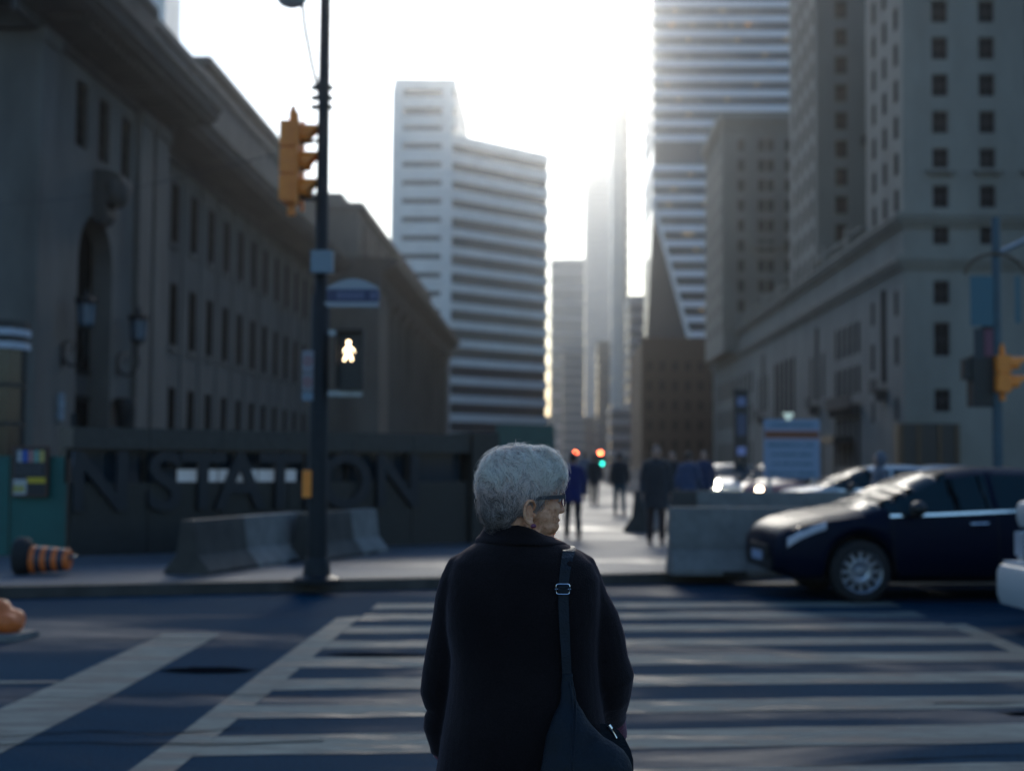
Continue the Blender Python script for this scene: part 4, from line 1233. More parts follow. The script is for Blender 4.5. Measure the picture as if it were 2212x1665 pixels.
        for hx_ in P.get('handles', ()):
            hw_ = lerp_tab(P['w'], hx_); hz = lerp_tab(P['belt'], hx_) - .12
            part('door_handle', MB().tube([(hx_ - .1, s * (hw_ - .01), hz), (hx_ - .07, s * (hw_ + .03), hz), (hx_ + .07, s * (hw_ + .03), hz + .005), (hx_ + .1, s * (hw_ - .01), hz + .005)], (.018), 8), P.get('handle_mat', chrome), T, False, True)
        for dx_ in (gl0 + .02, P['pillars'][0], P['pillars'][1] + .12):
            wq = lerp_tab(P['w'], dx_); bq_ = lerp_tab(P['belt'], dx_); zq = .33
            part('door_seam', MB().tube([(dx_, s * (wq - .030), bq_ - .005), (dx_, s * (wq - .004), bq_ - .13), (dx_ + .01, s * (wq + .002), zq + (bq_ - zq) * .45), (dx_ + .03, s * (wq - .006), zq)], .006, 6), under, T, False)
        tr = MB(); rows = []
        for k in range(12):
            x = gl0 + (gl1 - .3 - gl0) * k / 11; w = lerp_tab(P['w'], x); be = lerp_tab(P['belt'], x)
            rows.append([(x, s * (w - .045), be - .012), (x, s * (w - .018), be - .012), (x, s * (w - .022), be + .016), (x, s * (w - .05), be + .016)])
        tr.rings(rows)
        part('belt_trim', tr, P.get('trim', chrome), T, False)
    be = lerp_tab(P['belt'], 0.02)
    part('grille', MB().box((-.03, -.38, be - .22), (.03, .38, be - .05)), black_plastic, T, False)
    part('lower_grille', MB().box((-.02, -.5, .34), (.04, .5, .46)), black_plastic, T, False)
    part('number_plate', MB().box((-.045, -.2, .42), (-.031, .2, .52)), mat('plate_white', (.3, .36, .5), .5), T, False)
    return T
def hatch(L=4.6):
    fx_ = lambda x: x * .8 if x < 1.1 else x - .22
    D_ = hatch_raw(L)
    for k_ in ('top', 'belt', 'w', 'wr'): D_[k_] = [(fx_(a), c) for a, c in D_[k_]]
    for k_ in ('wheels', 'glass', 'shield', 'rear', 'pillars', 'handles'): D_[k_] = tuple(fx_(a) for a in D_[k_])
    D_['cuts'] = [round(fx_(a), 4) for a in D_['cuts']]; D_['L'] = fx_(L)
    return D_
def hatch_raw(L):
    return dict(L=L, wheels=(1.10, 3.72), r=.335,
        top=[(0, .69), (.04, .76), (.16, .83), (.38, .90), (.70, .96), (1.08, 1.005), (1.14, 1.02), (2.16, 1.43), (2.55, 1.475), (3.2, 1.47), (3.8, 1.39), (4.3, 1.08), (4.45, 1.0), (4.6, .85)],
        belt=[(0, .63), (.16, .765), (.38, .835), (.7, .88), (1.1, .925), (1.7, .945), (3.0, 1.0), (3.9, 1.04), (4.4, .97), (4.6, .78)],
        w=[(0, .66), (.10, .76), (.35, .84), (.9, .885), (2.4, .905), (3.8, .885), (4.35, .80), (4.6, .66)],
        wr=[(0, .54), (.3, .66), (1.1, .72), (1.5, .70), (2.16, .60), (3.4, .57), (4.3, .60), (4.6, .55)],
        glass=(1.42, 4.12), shield=(1.14, 2.16), rear=(3.85, 4.3), pillars=(2.62, 3.55), cuts=[1.14, 2.16, 3.85, 4.3, 1.42, 4.12, 2.585, 2.655, 3.515, 3.585], handles=(2.42, 3.4))
navy = mat('navy_car_paint', (.0016, .006, .019), .4, spec=.09)
cw = atG(1857, 1301)
ang = R(7)
P = hatch()
steel_rim = mat('steel_rim', (.35, .38, .42), .35, metal=.8)
P['rim'] = steel_rim
# front wheel contact (x=1.1, y=-w) sits under the photographed wheel
off = Matrix.Rotation(ang, 3, 'Z') @ Vector((.88, -.80, 0))
BC = car('car', 'dark blue hatchback crossing in front of the concrete barriers, nose to the walkers', (cw.x - off.x, cw.y - off.y, 0), ang, navy, P, 'cars in the street')
def behind(px, py, Y, rz, paint, label, P=None, z=0, name='car'):
    v = atY(px, py, Y)
    return car(name, label, (v.x, Y, z), rz, paint, P or hatch(), 'cars in the street')
white_paint = mat('white_car_paint', (.42, .45, .47), .3, coat=.2)
silver_paint = mat('silver_car_paint', (.26, .30, .33), .35, coat=.2)
red_paint = mat('dull_red_car_paint', (.16, .05, .06), .35, coat=.2)
behind(1668, 1060, 31, R(4), white_paint, 'white car side-on beside the info board, seen over the barriers')
behind(1815, 1060, 36, R(3), silver_paint, 'silver car mostly hidden behind the roofline of the blue hatchback')
T = behind(1662, 1060, 40, R(75), red_paint, 'dull red car below the info board with one lit headlamp')
T2 = behind(1572, 1060, 42, R(80), white_paint, 'white car nose-on beside the black totem with one lit headlamp')
lampw = mat('lit_headlamp', (1, .95, .8), .4, emit=(1, .93, .72), estr=40)
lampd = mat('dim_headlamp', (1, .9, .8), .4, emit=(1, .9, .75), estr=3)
lampo = mat('warm_headlamp', (1, .8, .6), .4, emit=(1, .78, .55), estr=14)
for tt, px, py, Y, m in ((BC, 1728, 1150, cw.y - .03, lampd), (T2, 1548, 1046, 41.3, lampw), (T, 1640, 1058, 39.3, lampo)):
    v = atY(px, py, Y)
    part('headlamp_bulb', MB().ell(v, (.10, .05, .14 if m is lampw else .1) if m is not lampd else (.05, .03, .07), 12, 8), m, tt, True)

# white pickup truck at the right edge, stopped at the crosswalk rail
tr_ = atG(2150, 1352)
PK = thing('pickup_truck', 'white pickup truck with heavy bumper waiting at the edge of the crosswalk', 'truck', (tr_.x, tr_.y, 0), R(4))
tw = mat('white_truck_paint', (.45, .48, .49), .4, coat=.1)
def tp(name, mb, m, smooth=False): return part(name, mb, m, PK, False, smooth)
def rbox(x0, y0, z0, x1, y1, z1, rr=.06):
    """box rounded in plan and bevelled on top"""
    rs = []
    for z, ins in ((z0, rr * .3), (z0 + rr, 0), (z1 - rr, 0), (z1 - rr * .3, rr * .3), (z1, rr)):
        ring = []
        for cx_, cy_, a0_ in ((x1 - rr, y1 - rr, 0), (x0 + rr, y1 - rr, 90), (x0 + rr, y0 + rr, 180), (x1 - rr, y0 + rr, 270)):
            for k in range(5):
                a = R(a0_ + 22.5 * k); ring.append((cx_ + (rr - ins) * math.cos(a), cy_ + (rr - ins) * math.sin(a), z))
        rs.append(ring)
    return MB().rings(rs)
tp('bumper', rbox(0, -1.95, .22, .34, .02, .60, .09), tw, True)
tp('bumper_step', MB().box((.06, -1.9, .601), (.32, -.05, .615)), mat('truck_trim', (.7, .72, .74), .3), False)
tp('front_panel', MB().extrude([(.20, .6), (.30, .93), (1.4, .93), (1.4, .6)], (0, -1.93, 0), (1, 0, 0), (0, 0, 1), (0, 1.9, 0)), tw)
tp('hood', rbox(.19, -1.95, .93, 1.7, .0, 1.17, .07), tw, True)
tp('hood_latch', MB().box((.183, -.34, .98), (.192, -.31, 1.10)), black_plastic)
gr = MB()
gr.extrude([(.185, .64), (.278, .915), (.30, .915), (.30, .64)], (0, -1.7, 0), (1, 0, 0), (0, 0, 1), (0, 1.45, 0))
tp('grille', gr, black_plastic)
for k in range(5):
    z = .67 + .05 * k
    tp('grille_slat', MB().box((.18 + .1 * (z - .6) , -1.68, z), (.20 + .31 * (z - .6), -.27, z + .018)), mat('slat_blue', (.03, .05, .10), .35))
for y in (-1.88, -.22):
    tp('headlight', MB().box((.17, y, .66), (.24, y + .17, .88)), headlamp)
tp('fender', rbox(.30, -1.96, .6, 1.7, -1.6, .97, .06), tw, True)
tp('body', MB().extrude([(1.7, .35), (1.7, 1.12), (2.2, 1.16), (2.75, 1.78), (4.0, 1.8), (4.15, 1.15), (5.7, 1.12), (5.7, .4)], (0, -1.95, 0), (1, 0, 0), (0, 0, 1), (0, 1.93, 0)), tw)
for y in (-1.956, -.016):
    tp('side_window', MB().extrude([(2.3, 1.19), (2.8, 1.70), (3.9, 1.72), (4.0, 1.2)], (0, y, 0), (1, 0, 0), (0, 0, 1), (0, .004, 0)), car_glass)
tp('windshield', MB().extrude([(2.19, 1.17), (2.72, 1.75), (2.70, 1.76), (2.16, 1.18)], (0, -1.8, 0), (1, 0, 0), (0, 0, 1), (0, 1.65, 0)), car_glass)
for wx in (1.0, 4.7):
    wheel(PK, wx, -1.84, .38, -1, steel_grey); wheel(PK, wx, -.14, .38, 1, steel_grey)
tp('chassis', MB().box((.3, -1.7, .3), (5.4, -.25, .6)), under)

# ================================================================== background walkers
def skin_mat(name='skin', col=(.42, .24, .17)): return mat(name, col, .55, var=.15, vscale=25)
def hand(mb, wrist, d, side, s=1.0, curl=.5):
    """palm with four curled fingers and a thumb; d = pointing direction"""
    d = Vector(d).normalized(); up = Vector((side, 0, 0)); up = (up - d * up.dot(d)).normalized(); fw = d.cross(up)
    wrist = Vector(wrist)
    mb.tube([wrist - d * .02, wrist + d * .03, wrist + d * .085], [(.017 * s, .028 * s), (.016 * s, .038 * s), (.013 * s, .038 * s)], 10, side=up)
    for k in range(4):
        o = wrist + d * .08 + fw * ((k - 1.5) * .019 * s); ln = (.066, .075, .070, .055)[k] * s
        p1 = o + d * ln * .45; p2 = p1 + (d * (1 - curl * .5) - up * curl) * ln * .32; p3 = p2 + (d * (1 - curl) - up * curl * 1.3) * ln * .28
        mb.tube([o - d * .01, p1, p2, p3], [.0095 * s, .009 * s, .008 * s, .007 * s], 8)
    o = wrist + d * .025 + fw * .03 * s
    mb.tube([o - fw * .01, o + fw * .02 * s + d * .025, o + fw * .022 * s + d * .055 - up * .01], [.011 * s, .010 * s, .008 * s], 8)
def walker(px, feet_y, label, top_m, leg_m, hair_m, height=1.70, heading=0, stride=.25, hood=False, z0=SW, coat_len=.82, bulk=1.0, Y=None):
    f = atG(px, feet_y, z0) if Y is None else atY(px, 1000, Y)
    k = height / 1.70
    T = thing('person', label, 'person', (f.x, f.y, z0), heading, 'people in the street')
    sk = skin_mat()
    s = stride
    legs = {}
    for sd, ph in ((-1, 1), (1, -1)):
        legs[sd] = [(sd * .09, 0, .90), (sd * .095, ph * s * .45 + .03, .49), (sd * .10, ph * s * .9 - (.06 if ph < 0 else 0), .09)]
    arms = {}
    for sd, ph in ((-1, -1), (1, 1)):
        arms[sd] = [(sd * .175, 0, 1.40), (sd * .235, ph * s * .25 - .02, 1.12), (sd * .245, ph * s * .7 + .06, .88)]
    V = lambda p: Vector(p) * k
    b = MB()
    for sd in (-1, 1):
        h, kn, an = legs[sd]
        b.tube([V((h[0], h[1], .95)), V(h), V(kn), V(an)], [.085 * k, .08 * k, .052 * k, .036 * k], 10)
        b.tube([V((an[0], an[1] - .05, .05)), V((an[0], an[1] + .06, .045)), V((an[0], an[1] + .15, .035))], [.04 * k, .045 * k, .03 * k], 8)
        a = arms[sd]
        b.tube([V((sd * .1, 0, 1.42)), V(a[0]), V(a[1]), V(a[2])], [.05 * k, .048 * k, .038 * k, .026 * k], 10)
        hand(b, V(a[2]), Vector(a[2]) - Vector(a[1]), sd, .95 * k)
    b.tube([V((0, 0, .86)), V((0, 0, 1.05)), V((0, .01, 1.3)), V((0, 0, 1.43)), V((0, .0, 1.5)), V((0, .01, 1.58))],
           [(.10 * k, .15 * k), (.09 * k, .13 * k), (.10 * k, .16 * k), (.06 * k, .12 * k), .05 * k, .05 * k], 14, side=(0, 1, 0))
    b.ell(V((0, .015, 1.60)), (.074 * k, .094 * k, .112 * k), 16, 12).ell(V((0, .10, 1.585)), (.014 * k, .018 * k, .02 * k), 8, 6)
    b.ell(V((0, .05, 1.53)), (.05 * k, .05 * k, .045 * k), 12, 8)
    for sd in (-1, 1): b.ell(V((sd * .074, .0, 1.59)), (.01 * k, .02 * k, .03 * k), 8, 6)
    part('body', fuse(b, .012, 2, 'body', [sk]), None, T, False)
    c = MB(); bu = bulk
    c.tube([V((0, 0, coat_len)), V((0, 0, 1.0)), V((0, .0, 1.2)), V((0, 0, 1.36)), V((0, 0, 1.44)), V((0, 0, 1.49))],
           [(.145 * k * bu, .205 * k * bu), (.135 * k * bu, .19 * k * bu), (.135 * k * bu, .195 * k * bu), (.12 * k * bu, .19 * k * bu), (.09 * k, .13 * k), .07 * k], 16, side=(0, 1, 0))
    for sd in (-1, 1):
        a = arms[sd]
        c.tube([V((sd * .1, 0, 1.40)), V((sd * .165, 0, 1.385)), V(a[1]), V(a[2])], [.075 * k * bu, .078 * k * bu, .062 * k * bu, .05 * k * bu], 12)
    if hood:
        c.ell(V((0, -.02, 1.61)), (.105 * k, .11 * k, .135 * k), 16, 12)
    def folds(co, no):
        d = np.array([noise.noise(Vector((p[0] * 9, p[1] * 9, p[2] * 14))) for p in co]); return co + no * d[:, None] * .010
    part('jacket', fuse(c, .014, 2, 'jacket', [top_m], folds), None, T, False)
    t = MB()
    t.tube([V((0, 0, .74)), V((0, 0, .86)), V((0, 0, 1.0))], [(.11 * k, .165 * k), (.125 * k, .18 * k), (.12 * k, .17 * k)], 14, side=(0, 1, 0))
    for sd in (-1, 1):
        h, kn, an = legs[sd]
        t.tube([V((h[0], 0, .88)), V((kn[0], kn[1], kn[2])), V((an[0], an[1], an[2] - .0))], [.10 * k, .072 * k, .06 * k], 12)
    part('trousers', fuse(t, .014, 2, 'trousers', [leg_m], folds), None, T, False)
    for sd in (-1, 1):
        an = legs[sd][2]
        sh = MB().tube([V((an[0], an[1] - .085, .045)), V((an[0], an[1] - .02, .05)), V((an[0], an[1] + .1, .042)), V((an[0], an[1] + .175, .032))], [(.04 * k, .035 * k), (.05 * k, .042 * k), (.036 * k, .048 * k), (.02 * k, .03 * k)], 10, side=(0, 0, 1))
        part('shoe', sh, black_plastic, T, False, True)
    if not hood:
        hh = MB().ell(V((0, -.008, 1.632)), (.084 * k, .098 * k, .098 * k), 16, 10).ell(V((0, -.05, 1.575)), (.068 * k, .05 * k, .06 * k), 12, 8)
        part('hair', fuse(hh, .012, 2, 'hair', [hair_m]), None, T, False)
    return T
dk = lambda n, c: mat('cloth_' + n, c, .85, var=.2, vscale=6, sheen=.3)
hb_ = mat('dark_hair', (.025, .018, .014), .6)
walker(1237, 1163, 'person in a bright blue jacket walking away just past the woman’s face', dk('blue', (.003, .008, .09)), dk('black', (.012, .012, .014)), hb_, 1.52, R(5), .2, coat_len=.72)
walker(1284, 1090, 'person in dark clothes walking far down the bright wet pavement', dk('black', (.012, .012, .014)), dk('char', (.02, .02, .024)), hb_, 1.58, R(-5), .35)
walker(1338, 1112, 'person in a black jacket and teal jeans walking down the pavement', dk('black', (.012, .012, .014)), dk('teal', (.015, .05, .07)), hb_, 1.60, R(4), .12)
walker(1417, 1176, 'tall person in a long dark coat standing beside the end-on barrier', dk('char', (.02, .02, .024)), dk('brown', (.04, .018, .014)), hb_, 1.64, R(180), .08, coat_len=.62, bulk=1.1)
walker(1452, 1128, 'person in black with a dark cap of hair behind the concrete barriers', dk('black', (.012, .012, .014)), dk('char', (.02, .02, .024)), hb_, 1.60, R(160), .2)
walker(1487, 1140, 'person in a slate blue coat behind the concrete barriers', dk('slate', (.03, .05, .11)), dk('black', (.012, .012, .014)), hb_, 1.58, R(-20), .2)
walker(1520, 1132, 'person in a navy jacket nearest the black totem behind the barriers', dk('navy2', (.015, .025, .07)), dk('black', (.012, .012, .014)), hb_, 1.62, R(170), .25)
walker(1900, 1000, 'person in a grey hood passing behind the roof of the blue hatchback', dk('grey', (.10, .11, .14)), dk('black', (.012, .012, .014)), hb_, 1.66, R(90), .25, hood=True, z0=0, Y=23.0)
walker(1262, 1075, 'small far person in grey near the distant red signal', dk('grey', (.10, .11, .14)), dk('char', (.02, .02, .024)), hb_, 1.7, R(0), .3)

# ================================================================== the woman
from mathutils.bvhtree import BVHTree
WY = 3.54
PX = 2212 * LENS / SENSOR
def wp(px, py, dY=0.0): return atY(px, py, WY + dY)
def mm(npx): return npx * WY / FP
root_p = wp(1130, 1500)
WO = thing('person', 'grey-haired woman with glasses in a black wool coat, looking to her right', 'person', (root_p.x, WY, 0), 0, 'people in the street')

# ---------- coat
def sup(c, a, bb, n=40, e=2.5):
    ring = []
    for k in range(n):
        t = 2 * math.pi * k / n; cs, sn = math.cos(t), math.sin(t)
        ring.append(Vector((c.x + a * math.copysign(abs(cs) ** (2 / e), cs), c.y + bb * math.copysign(abs(sn) ** (2 / e), sn), c.z)))
    return ring
TORSO = [(1152, 1066, 1182, .060), (1163, 1044, 1206, .075), (1174, 1026, 1230, .088), (1190, 1002, 1257, .102), (1212, 978, 1282, .116), (1245, 966, 1297, .127), (1300, 962, 1300, .136), (1360, 964, 1298, .142),
         (1420, 972, 1296, .147), (1480, 969, 1300, .152), (1540, 961, 1308, .157), (1600, 951, 1318, .161), (1665, 943, 1328, .165), (1800, 928, 1342, .172), (1950, 915, 1356, .178)]
cb = MB()
cb.rings([sup((wp(l, y) + wp(r, y)) / 2, (wp(r, y) - wp(l, y)).length / 2, d) for y, l, r, d in TORSO])
def limb(rows): return [wp(a, b_, c) for a, b_, c, r in rows], [r for *_, r in rows]
LA = [(1030, 1216, .0, .042), (1008, 1232, .0, .053), (1000, 1258, .0, .058), (990, 1295, .02, .060), (984, 1351, .04, .061), (975, 1402, .05, .061), (964, 1468, .05, .060), (960, 1495, .05, .058), (963, 1519, .05, .051), (967, 1535, .05, .045),
      (962, 1551, .055, .051), (960, 1570, .06, .050), (962, 1590, .065, .044), (963, 1607, .07, .039), (964, 1624, .075, .037)]
RA = [(1222, 1212, 0, .045), (1243, 1232, 0, .056), (1250, 1254, 0, .059), (1264, 1300, .01, .064), (1283, 1342, .02, .067), (1297, 1384, .02, .067), (1301, 1410, .02, .066), (1304, 1428, .02, .065), (1313, 1456, .02, .067), (1309, 1491, .05, .065),
      (1307, 1515, .09, .060), (1311, 1535, .12, .049), (1316, 1550, .15, .042)]
for A in (LA, RA):
    pts, rr = limb(A); cb.tube(pts, rr, 18)
def coat_folds(co, no):
    out = co.copy()
    for i, p in enumerate(co):
        v = Vector(p)
        d = noise.noise(Vector((v.x * 7 + 3, v.y * 4, v.z * 2.2))) * .007 + noise.noise(Vector((v.x * 17, v.y * 9, v.z * 9))) * .0022 + noise.noise(v * 70) * .0006
        if v.z < 1.2:      # long soft folds falling from the shoulder blades
            d += .006 * math.sin(v.x * 34 + 2.2 * noise.noise(Vector((0, 0, v.z * 3)))) * min(1, (1.2 - v.z) * 2)
        out[i] = p + no[i] * d
    return out
def wool(name, c1, c2):
    m = bpy.data.materials.new(name); m.use_nodes = True; nt = m.node_tree; L = nt.links
    b = nt.nodes['Principled BSDF']; b.inputs['Roughness'].default_value = .95; b.inputs['Specular IOR Level'].default_value = .12
    b.inputs['Sheen Weight'].default_value = .35; b.inputs['Sheen Roughness'].default_value = .45; b.inputs['Sheen Tint'].default_value = (.45, .36, .40, 1)
    tc = nt.nodes.new('ShaderNodeTexCoord')
    n = nt.nodes.new('ShaderNodeTexNoise'); n.inputs['Scale'].default_value = 260; n.inputs['Detail'].default_value = 3; L.new(tc.outputs['Object'], n.inputs['Vector'])
    n3 = nt.nodes.new('ShaderNodeTexNoise'); n3.inputs['Scale'].default_value = 5; n3.inputs['Detail'].default_value = 4; L.new(tc.outputs['Object'], n3.inputs['Vector'])
    mxx = nt.nodes.new('ShaderNodeMath'); mxx.operation = 'MULTIPLY'; L.new(n.outputs['Fac'], mxx.inputs[0]); L.new(n3.outputs['Fac'], mxx.inputs[1])
    r = nt.nodes.new('ShaderNodeValToRGB'); r.color_ramp.elements[0].color = (*c1, 1); r.color_ramp.elements[1].color = (*c2, 1)
    r.color_ramp.elements[0].position = .1; r.color_ramp.elements[1].position = .45
    L.new(mxx.outputs[0], r.inputs['Fac']); L.new(r.outputs['Color'], b.inputs['Base Color'])
    bp = nt.nodes.new('ShaderNodeBump'); bp.inputs['Strength'].default_value = .6; bp.inputs['Distance'].default_value = .002
    L.new(n.outputs['Fac'], bp.inputs['Height']); L.new(bp.outputs['Normal'], b.inputs['Normal'])
    return m
coat_m = wool('black_wool', (.0055, .0038, .0042), (.019, .014, .015))
coat_me = fuse(cb, .0065, 3, 'coat', [coat_m], coat_folds)
coat = part('coat', coat_me, None, WO, True)
bvh = BVHTree.FromPolygons([v.co.copy() for v in coat_me.vertices], [tuple(p.vertices) for p in coat_me.polygons])
def on_coat(px, py, lift=.006):
    """world point on the back of the coat seen at a photo pixel"""
    d = ray(px, py); h = bvh.ray_cast(Vector((0, 0, CAM_Z)), d)
    if h[0] is None: return wp(px, py, -.03)
    return h[0] - d.normalized() * lift

# ---------- collar (turned-down, ring with thickness; lower at the throat)
ncl = 56
def cring(py, l, r, dp, tilt=0.0, cy=0.0):
    c = (wp(l, py) + wp(r, py)) / 2; a = (wp(r, py) - wp(l, py)).length / 2; ring = []
    for k in range(ncl):
        t = 2 * math.pi * k / ncl
        x, y = a * math.cos(t), dp * math.sin(t)
        drop = tilt * (max(0, math.cos(t)) ** 1.5 * .024 + max(0, math.sin(t)) ** 1.2 * .030)
        ring.append(Vector((c.x + x, c.y + y + cy, c.z - drop)))
    return ring
colr = MB()
rs = [cring(1150, 1066, 1170, .056, .8), cring(1134, 1058, 1168, .060, 1), cring(1129, 1055, 1171, .064, 1), cring(1130, 1051, 1175, .069, 1), cring(1140, 1045, 1188, .077, .8), cring(1155, 1036, 1208, .086, .5), cring(1163, 1028, 1218, .094, .3), cring(1169, 1026, 1224, .098, .2), cring(1173, 1028, 1225, .097, .2), cring(1174, 1034, 1221, .090, .2)]
nr = len(rs)
colr.rings(rs + [rs[0]], False)
def collar_noise(co, no):
    d = np.array([noise.noise(Vector(c) * 22) for c in co]); return co + no * d[:, None] * .0022
part('collar', fuse(colr, .004, 1, 'collar', [coat_m], collar_noise), None, WO, True)

# ---------- head, neck, body (one continuous mesh)
HC = wp(1123, 1103, -.01)
PHI = R(70)
F = Vector((math.sin(PHI), math.cos(PHI), 0)); RV = Vector((math.cos(PHI), -math.sin(PHI), 0)); UP = Vector((0, 0, 1))
def hw_(p): return HC + F * p[0] + RV * p[1] + UP * p[2]
hb2 = MB()
hb2.ell((-.012, 0, .060), (.088, .073, .085), 28, 18).ell((.032, 0, .058), (.060, .064, .058), 24, 14).ell((.042, 0, .005), (.052, .056, .060), 24, 14)
hb2.ell((.040, 0, -.033), (.050, .048, .030), 20, 12).ell((.080, 0, -.047), (.015, .022, .018), 16, 10).ell((.074, 0, -.014), (.0265, .029, .030), 16, 10)
hb2.ell((.0965, 0, -.0225), (.0075, .020, .0042), 14, 8).ell((.0935, 0, -.0318), (.0075, .018, .0048), 14, 8)
hb2.tube([(.090, 0, .044), (.099, 0, .026), (.106, 0, .010), (.1085, 0, .002)], [.0075, .0085, .010, .0105], 12).ell((.108, 0, .0015), (.0105, .010, .009), 12, 8)
hb2.ell((.080, 0, .049), (.014, .050, .010), 18, 8)
for s in (-1, 1):
    hb2.ell((.100, s * .0105, -.001), (.010, .006, .0065), 10, 8)
    hb2.ell((.056, s * .040, -.014), (.032, .019, .034), 16, 10).ell((.066, s * .042, .006), (.026, .017, .022), 16, 10).ell((.058, s * .038, -.036), (.032, .018, .022), 16, 10)
    hb2.ell((.083, s * .031, .031), (.0115, .013, .0085), 12, 8)
    hx = [(.010, .074, .004), (.013, .078, .016), (.005, .083, .027), (-.008, .087, .027), (-.017, .089, .015), (-.0185, .088, -.002), (-.014, .085, -.018), (-.006, .082, -.028)]
    hb2.tube([(f, s * r, u) for f, r, u in hx], [.0034, .0040, .0044, .0046, .0046, .0044, .0042, .0045], 10)
    hb2.tube([(-.006, s * .080, .016), (-.009, s * .082, .0), (-.004, s * .080, -.015), (.006, s * .079, -.019)], .0035, 8)
    hb2.ell((-.004, s * .073, -.004), (.013, .0055, .026), 16, 10).ell((.002, s * .079, -.031), (.0075, .0055, .011), 12, 8).ell((.012, s * .077, -.008), (.0042, .005, .006), 10, 8)
hb2.tube([(-.016, 0, .01), (-.018, 0, -.05), (-.02, 0, -.10), (-.02, 0, -.15)], [.056, .054, .056, .062], 20)
for k in range(2):
    hb2.tube([(.030, .040 - .02 * k, -.045), (.016, .036 - .02 * k, -.09), (.010, .03 - .02 * k, -.13)], [.012, .010, .010], 10)
body = MB(); body.add([hw_(p) for p in hb2.v], hb2.f)
tc_ = (wp(1060, 1300) + wp(1200, 1300)) / 2
bc = lambda y, dx=0, dY=0: Vector((tc_.x + dx, WY + dY, wp(1130, y).z))
body.tube([bc(1150), bc(1185), bc(1300), bc(1450), bc(1560), bc(1660)], [(.05, .06), (.08, .13), (.09, .135), (.09, .12), (.10, .15), (.10, .16)], 20, side=(0, 1, 0))
for s in (-1, 1):
    body.tube([(tc_.x + s * .08, WY, .80), (tc_.x + s * .085, WY + .01, .42), (tc_.x + s * .085, WY, .09)], [.085, .055, .04], 14)
    body.tube([(tc_.x + s * .085, WY - .05, .055), (tc_.x + s * .085, WY + .06, .05), (tc_.x + s * .09, WY + .14, .035)], [.035, .042, .028], 10)
for A in (LA, RA):
    pts, rr = limb(A); body.tube(pts, [r * .62 for r in rr], 14)
LW, RW = wp(962, 1632, .08), wp(1330, 1592, .19)
body.tube([wp(964, 1600, .07), LW], [.024, .022], 12); hand(body, LW, (0, .15, -1), -1, .92)
body.tube([wp(1314, 1548, .14), RW], [.026, .022], 12); hand(body, RW, (.15, .5, -.85), 1, .92)
def skin_post(co, no):
    d = np.array([noise.noise(Vector(c) * 120) * .0005 + noise.noise(Vector((c[0] * 60, c[1] * 60, c[2] * 25))) * .0008 for c in co]); return co + no * d[:, None]
def aged_skin():
    m = bpy.data.materials.new('aged_skin'); m.use_nodes = True; nt = m.node_tree; L = nt.links
    b = nt.nodes['Principled BSDF']; b.inputs['Roughness'].default_value = .52; b.inputs['Subsurface Weight'].default_value = .12
    b.inputs['Subsurface Radius'].default_value = (.01, .004, .002); b.inputs['Subsurface Scale'].default_value = .4
    tc = nt.nodes.new('ShaderNodeTexCoord')
    n = nt.nodes.new('ShaderNodeTexNoise'); n.inputs['Scale'].default_value = 60; n.inputs['Detail'].default_value = 6; n.inputs['Roughness'].default_value = .7; L.new(tc.outputs['Object'], n.inputs['Vector'])
    r = nt.nodes.new('ShaderNodeValToRGB'); e = r.color_ramp.elements
    e[0].position = .30; e[0].color = (.38, .13, .06, 1); e[1].position = .62; e[1].color = (.90, .45, .26, 1)
    k = e.new(.44); k.color = (.74, .32, .165, 1)
    L.new(n.outputs['Fac'], r.inputs['Fac']); L.new(r.outputs['Color'], b.inputs['Base Color'])
    mp = nt.nodes.new('ShaderNodeMapping'); mp.inputs['Scale'].default_value = (1, 1, .45); mp.inputs['Rotation'].default_value = (.3, .5, 0); L.new(tc.outputs['Object'], mp.inputs['Vector'])
    n2 = nt.nodes.new('ShaderNodeTexNoise'); n2.inputs['Scale'].default_value = 190; n2.inputs['Detail'].default_value = 3; n2.inputs['Distortion'].default_value = 1.2; L.new(mp.outputs['Vector'], n2.inputs['Vector'])
    bp = nt.nodes.new('ShaderNodeBump'); bp.inputs['Strength'].default_value = .55; bp.inputs['Distance'].default_value = .0025
    L.new(n2.outputs['Fac'], bp.inputs['Height']); L.new(bp.outputs['Normal'], b.inputs['Normal'])
    return m
part('body', fuse(body, .0026, 2, 'body', [aged_skin()], skin_post), None, WO, True)
# trousers, shoes
tm = MB()
for s in (-1, 1):
    tm.tube([(tc_.x + s * .075, WY, .72), (tc_.x + s * .085, WY + .01, .42), (tc_.x + s * .085, WY, .07)], [.105, .085, .08], 14)
part('trousers', fuse(tm, .012, 2, 'trousers', [dk('black', (.012, .012, .014))]), None, WO, True)
for s in (-1, 1):
    sh = MB().tube([(tc_.x + s * .085, WY - .095, .045), (tc_.x + s * .085, WY - .03, .05), (tc_.x + s * .088, WY + .08, .042), (tc_.x + s * .09, WY + .165, .03)], [(.042, .036), (.05, .042), (.036, .046), (.02, .03)], 12, side=(0, 0, 1))
    part('shoe', sh, black_plastic, WO, True, True)
# burgundy gloves
gm = mat('burgundy_knit', (.16, .012, .045), .85, var=.2, vscale=60, bump=.4, bscale=300, sheen=.3)
gl = MB().tube([wp(963, 1612, .072), wp(962, 1628, .078), LW], [.034, .032, .027], 14); hand(gl, LW, (0, .15, -1), -1, 1.04)
part('glove', fuse(gl, .0035, 1, 'glove', [gm]), None, WO, True)
gl = MB().tube([wp(1314, 1540, .13), wp(1326, 1562, .15), wp(1333, 1585, .175), RW], [.036, .032, .027, .026], 14); hand(gl, RW, (.15, .5, -.85), 1, 1.04)
part('glove', fuse(gl, .0035, 1, 'glove', [gm]), None, WO, True)
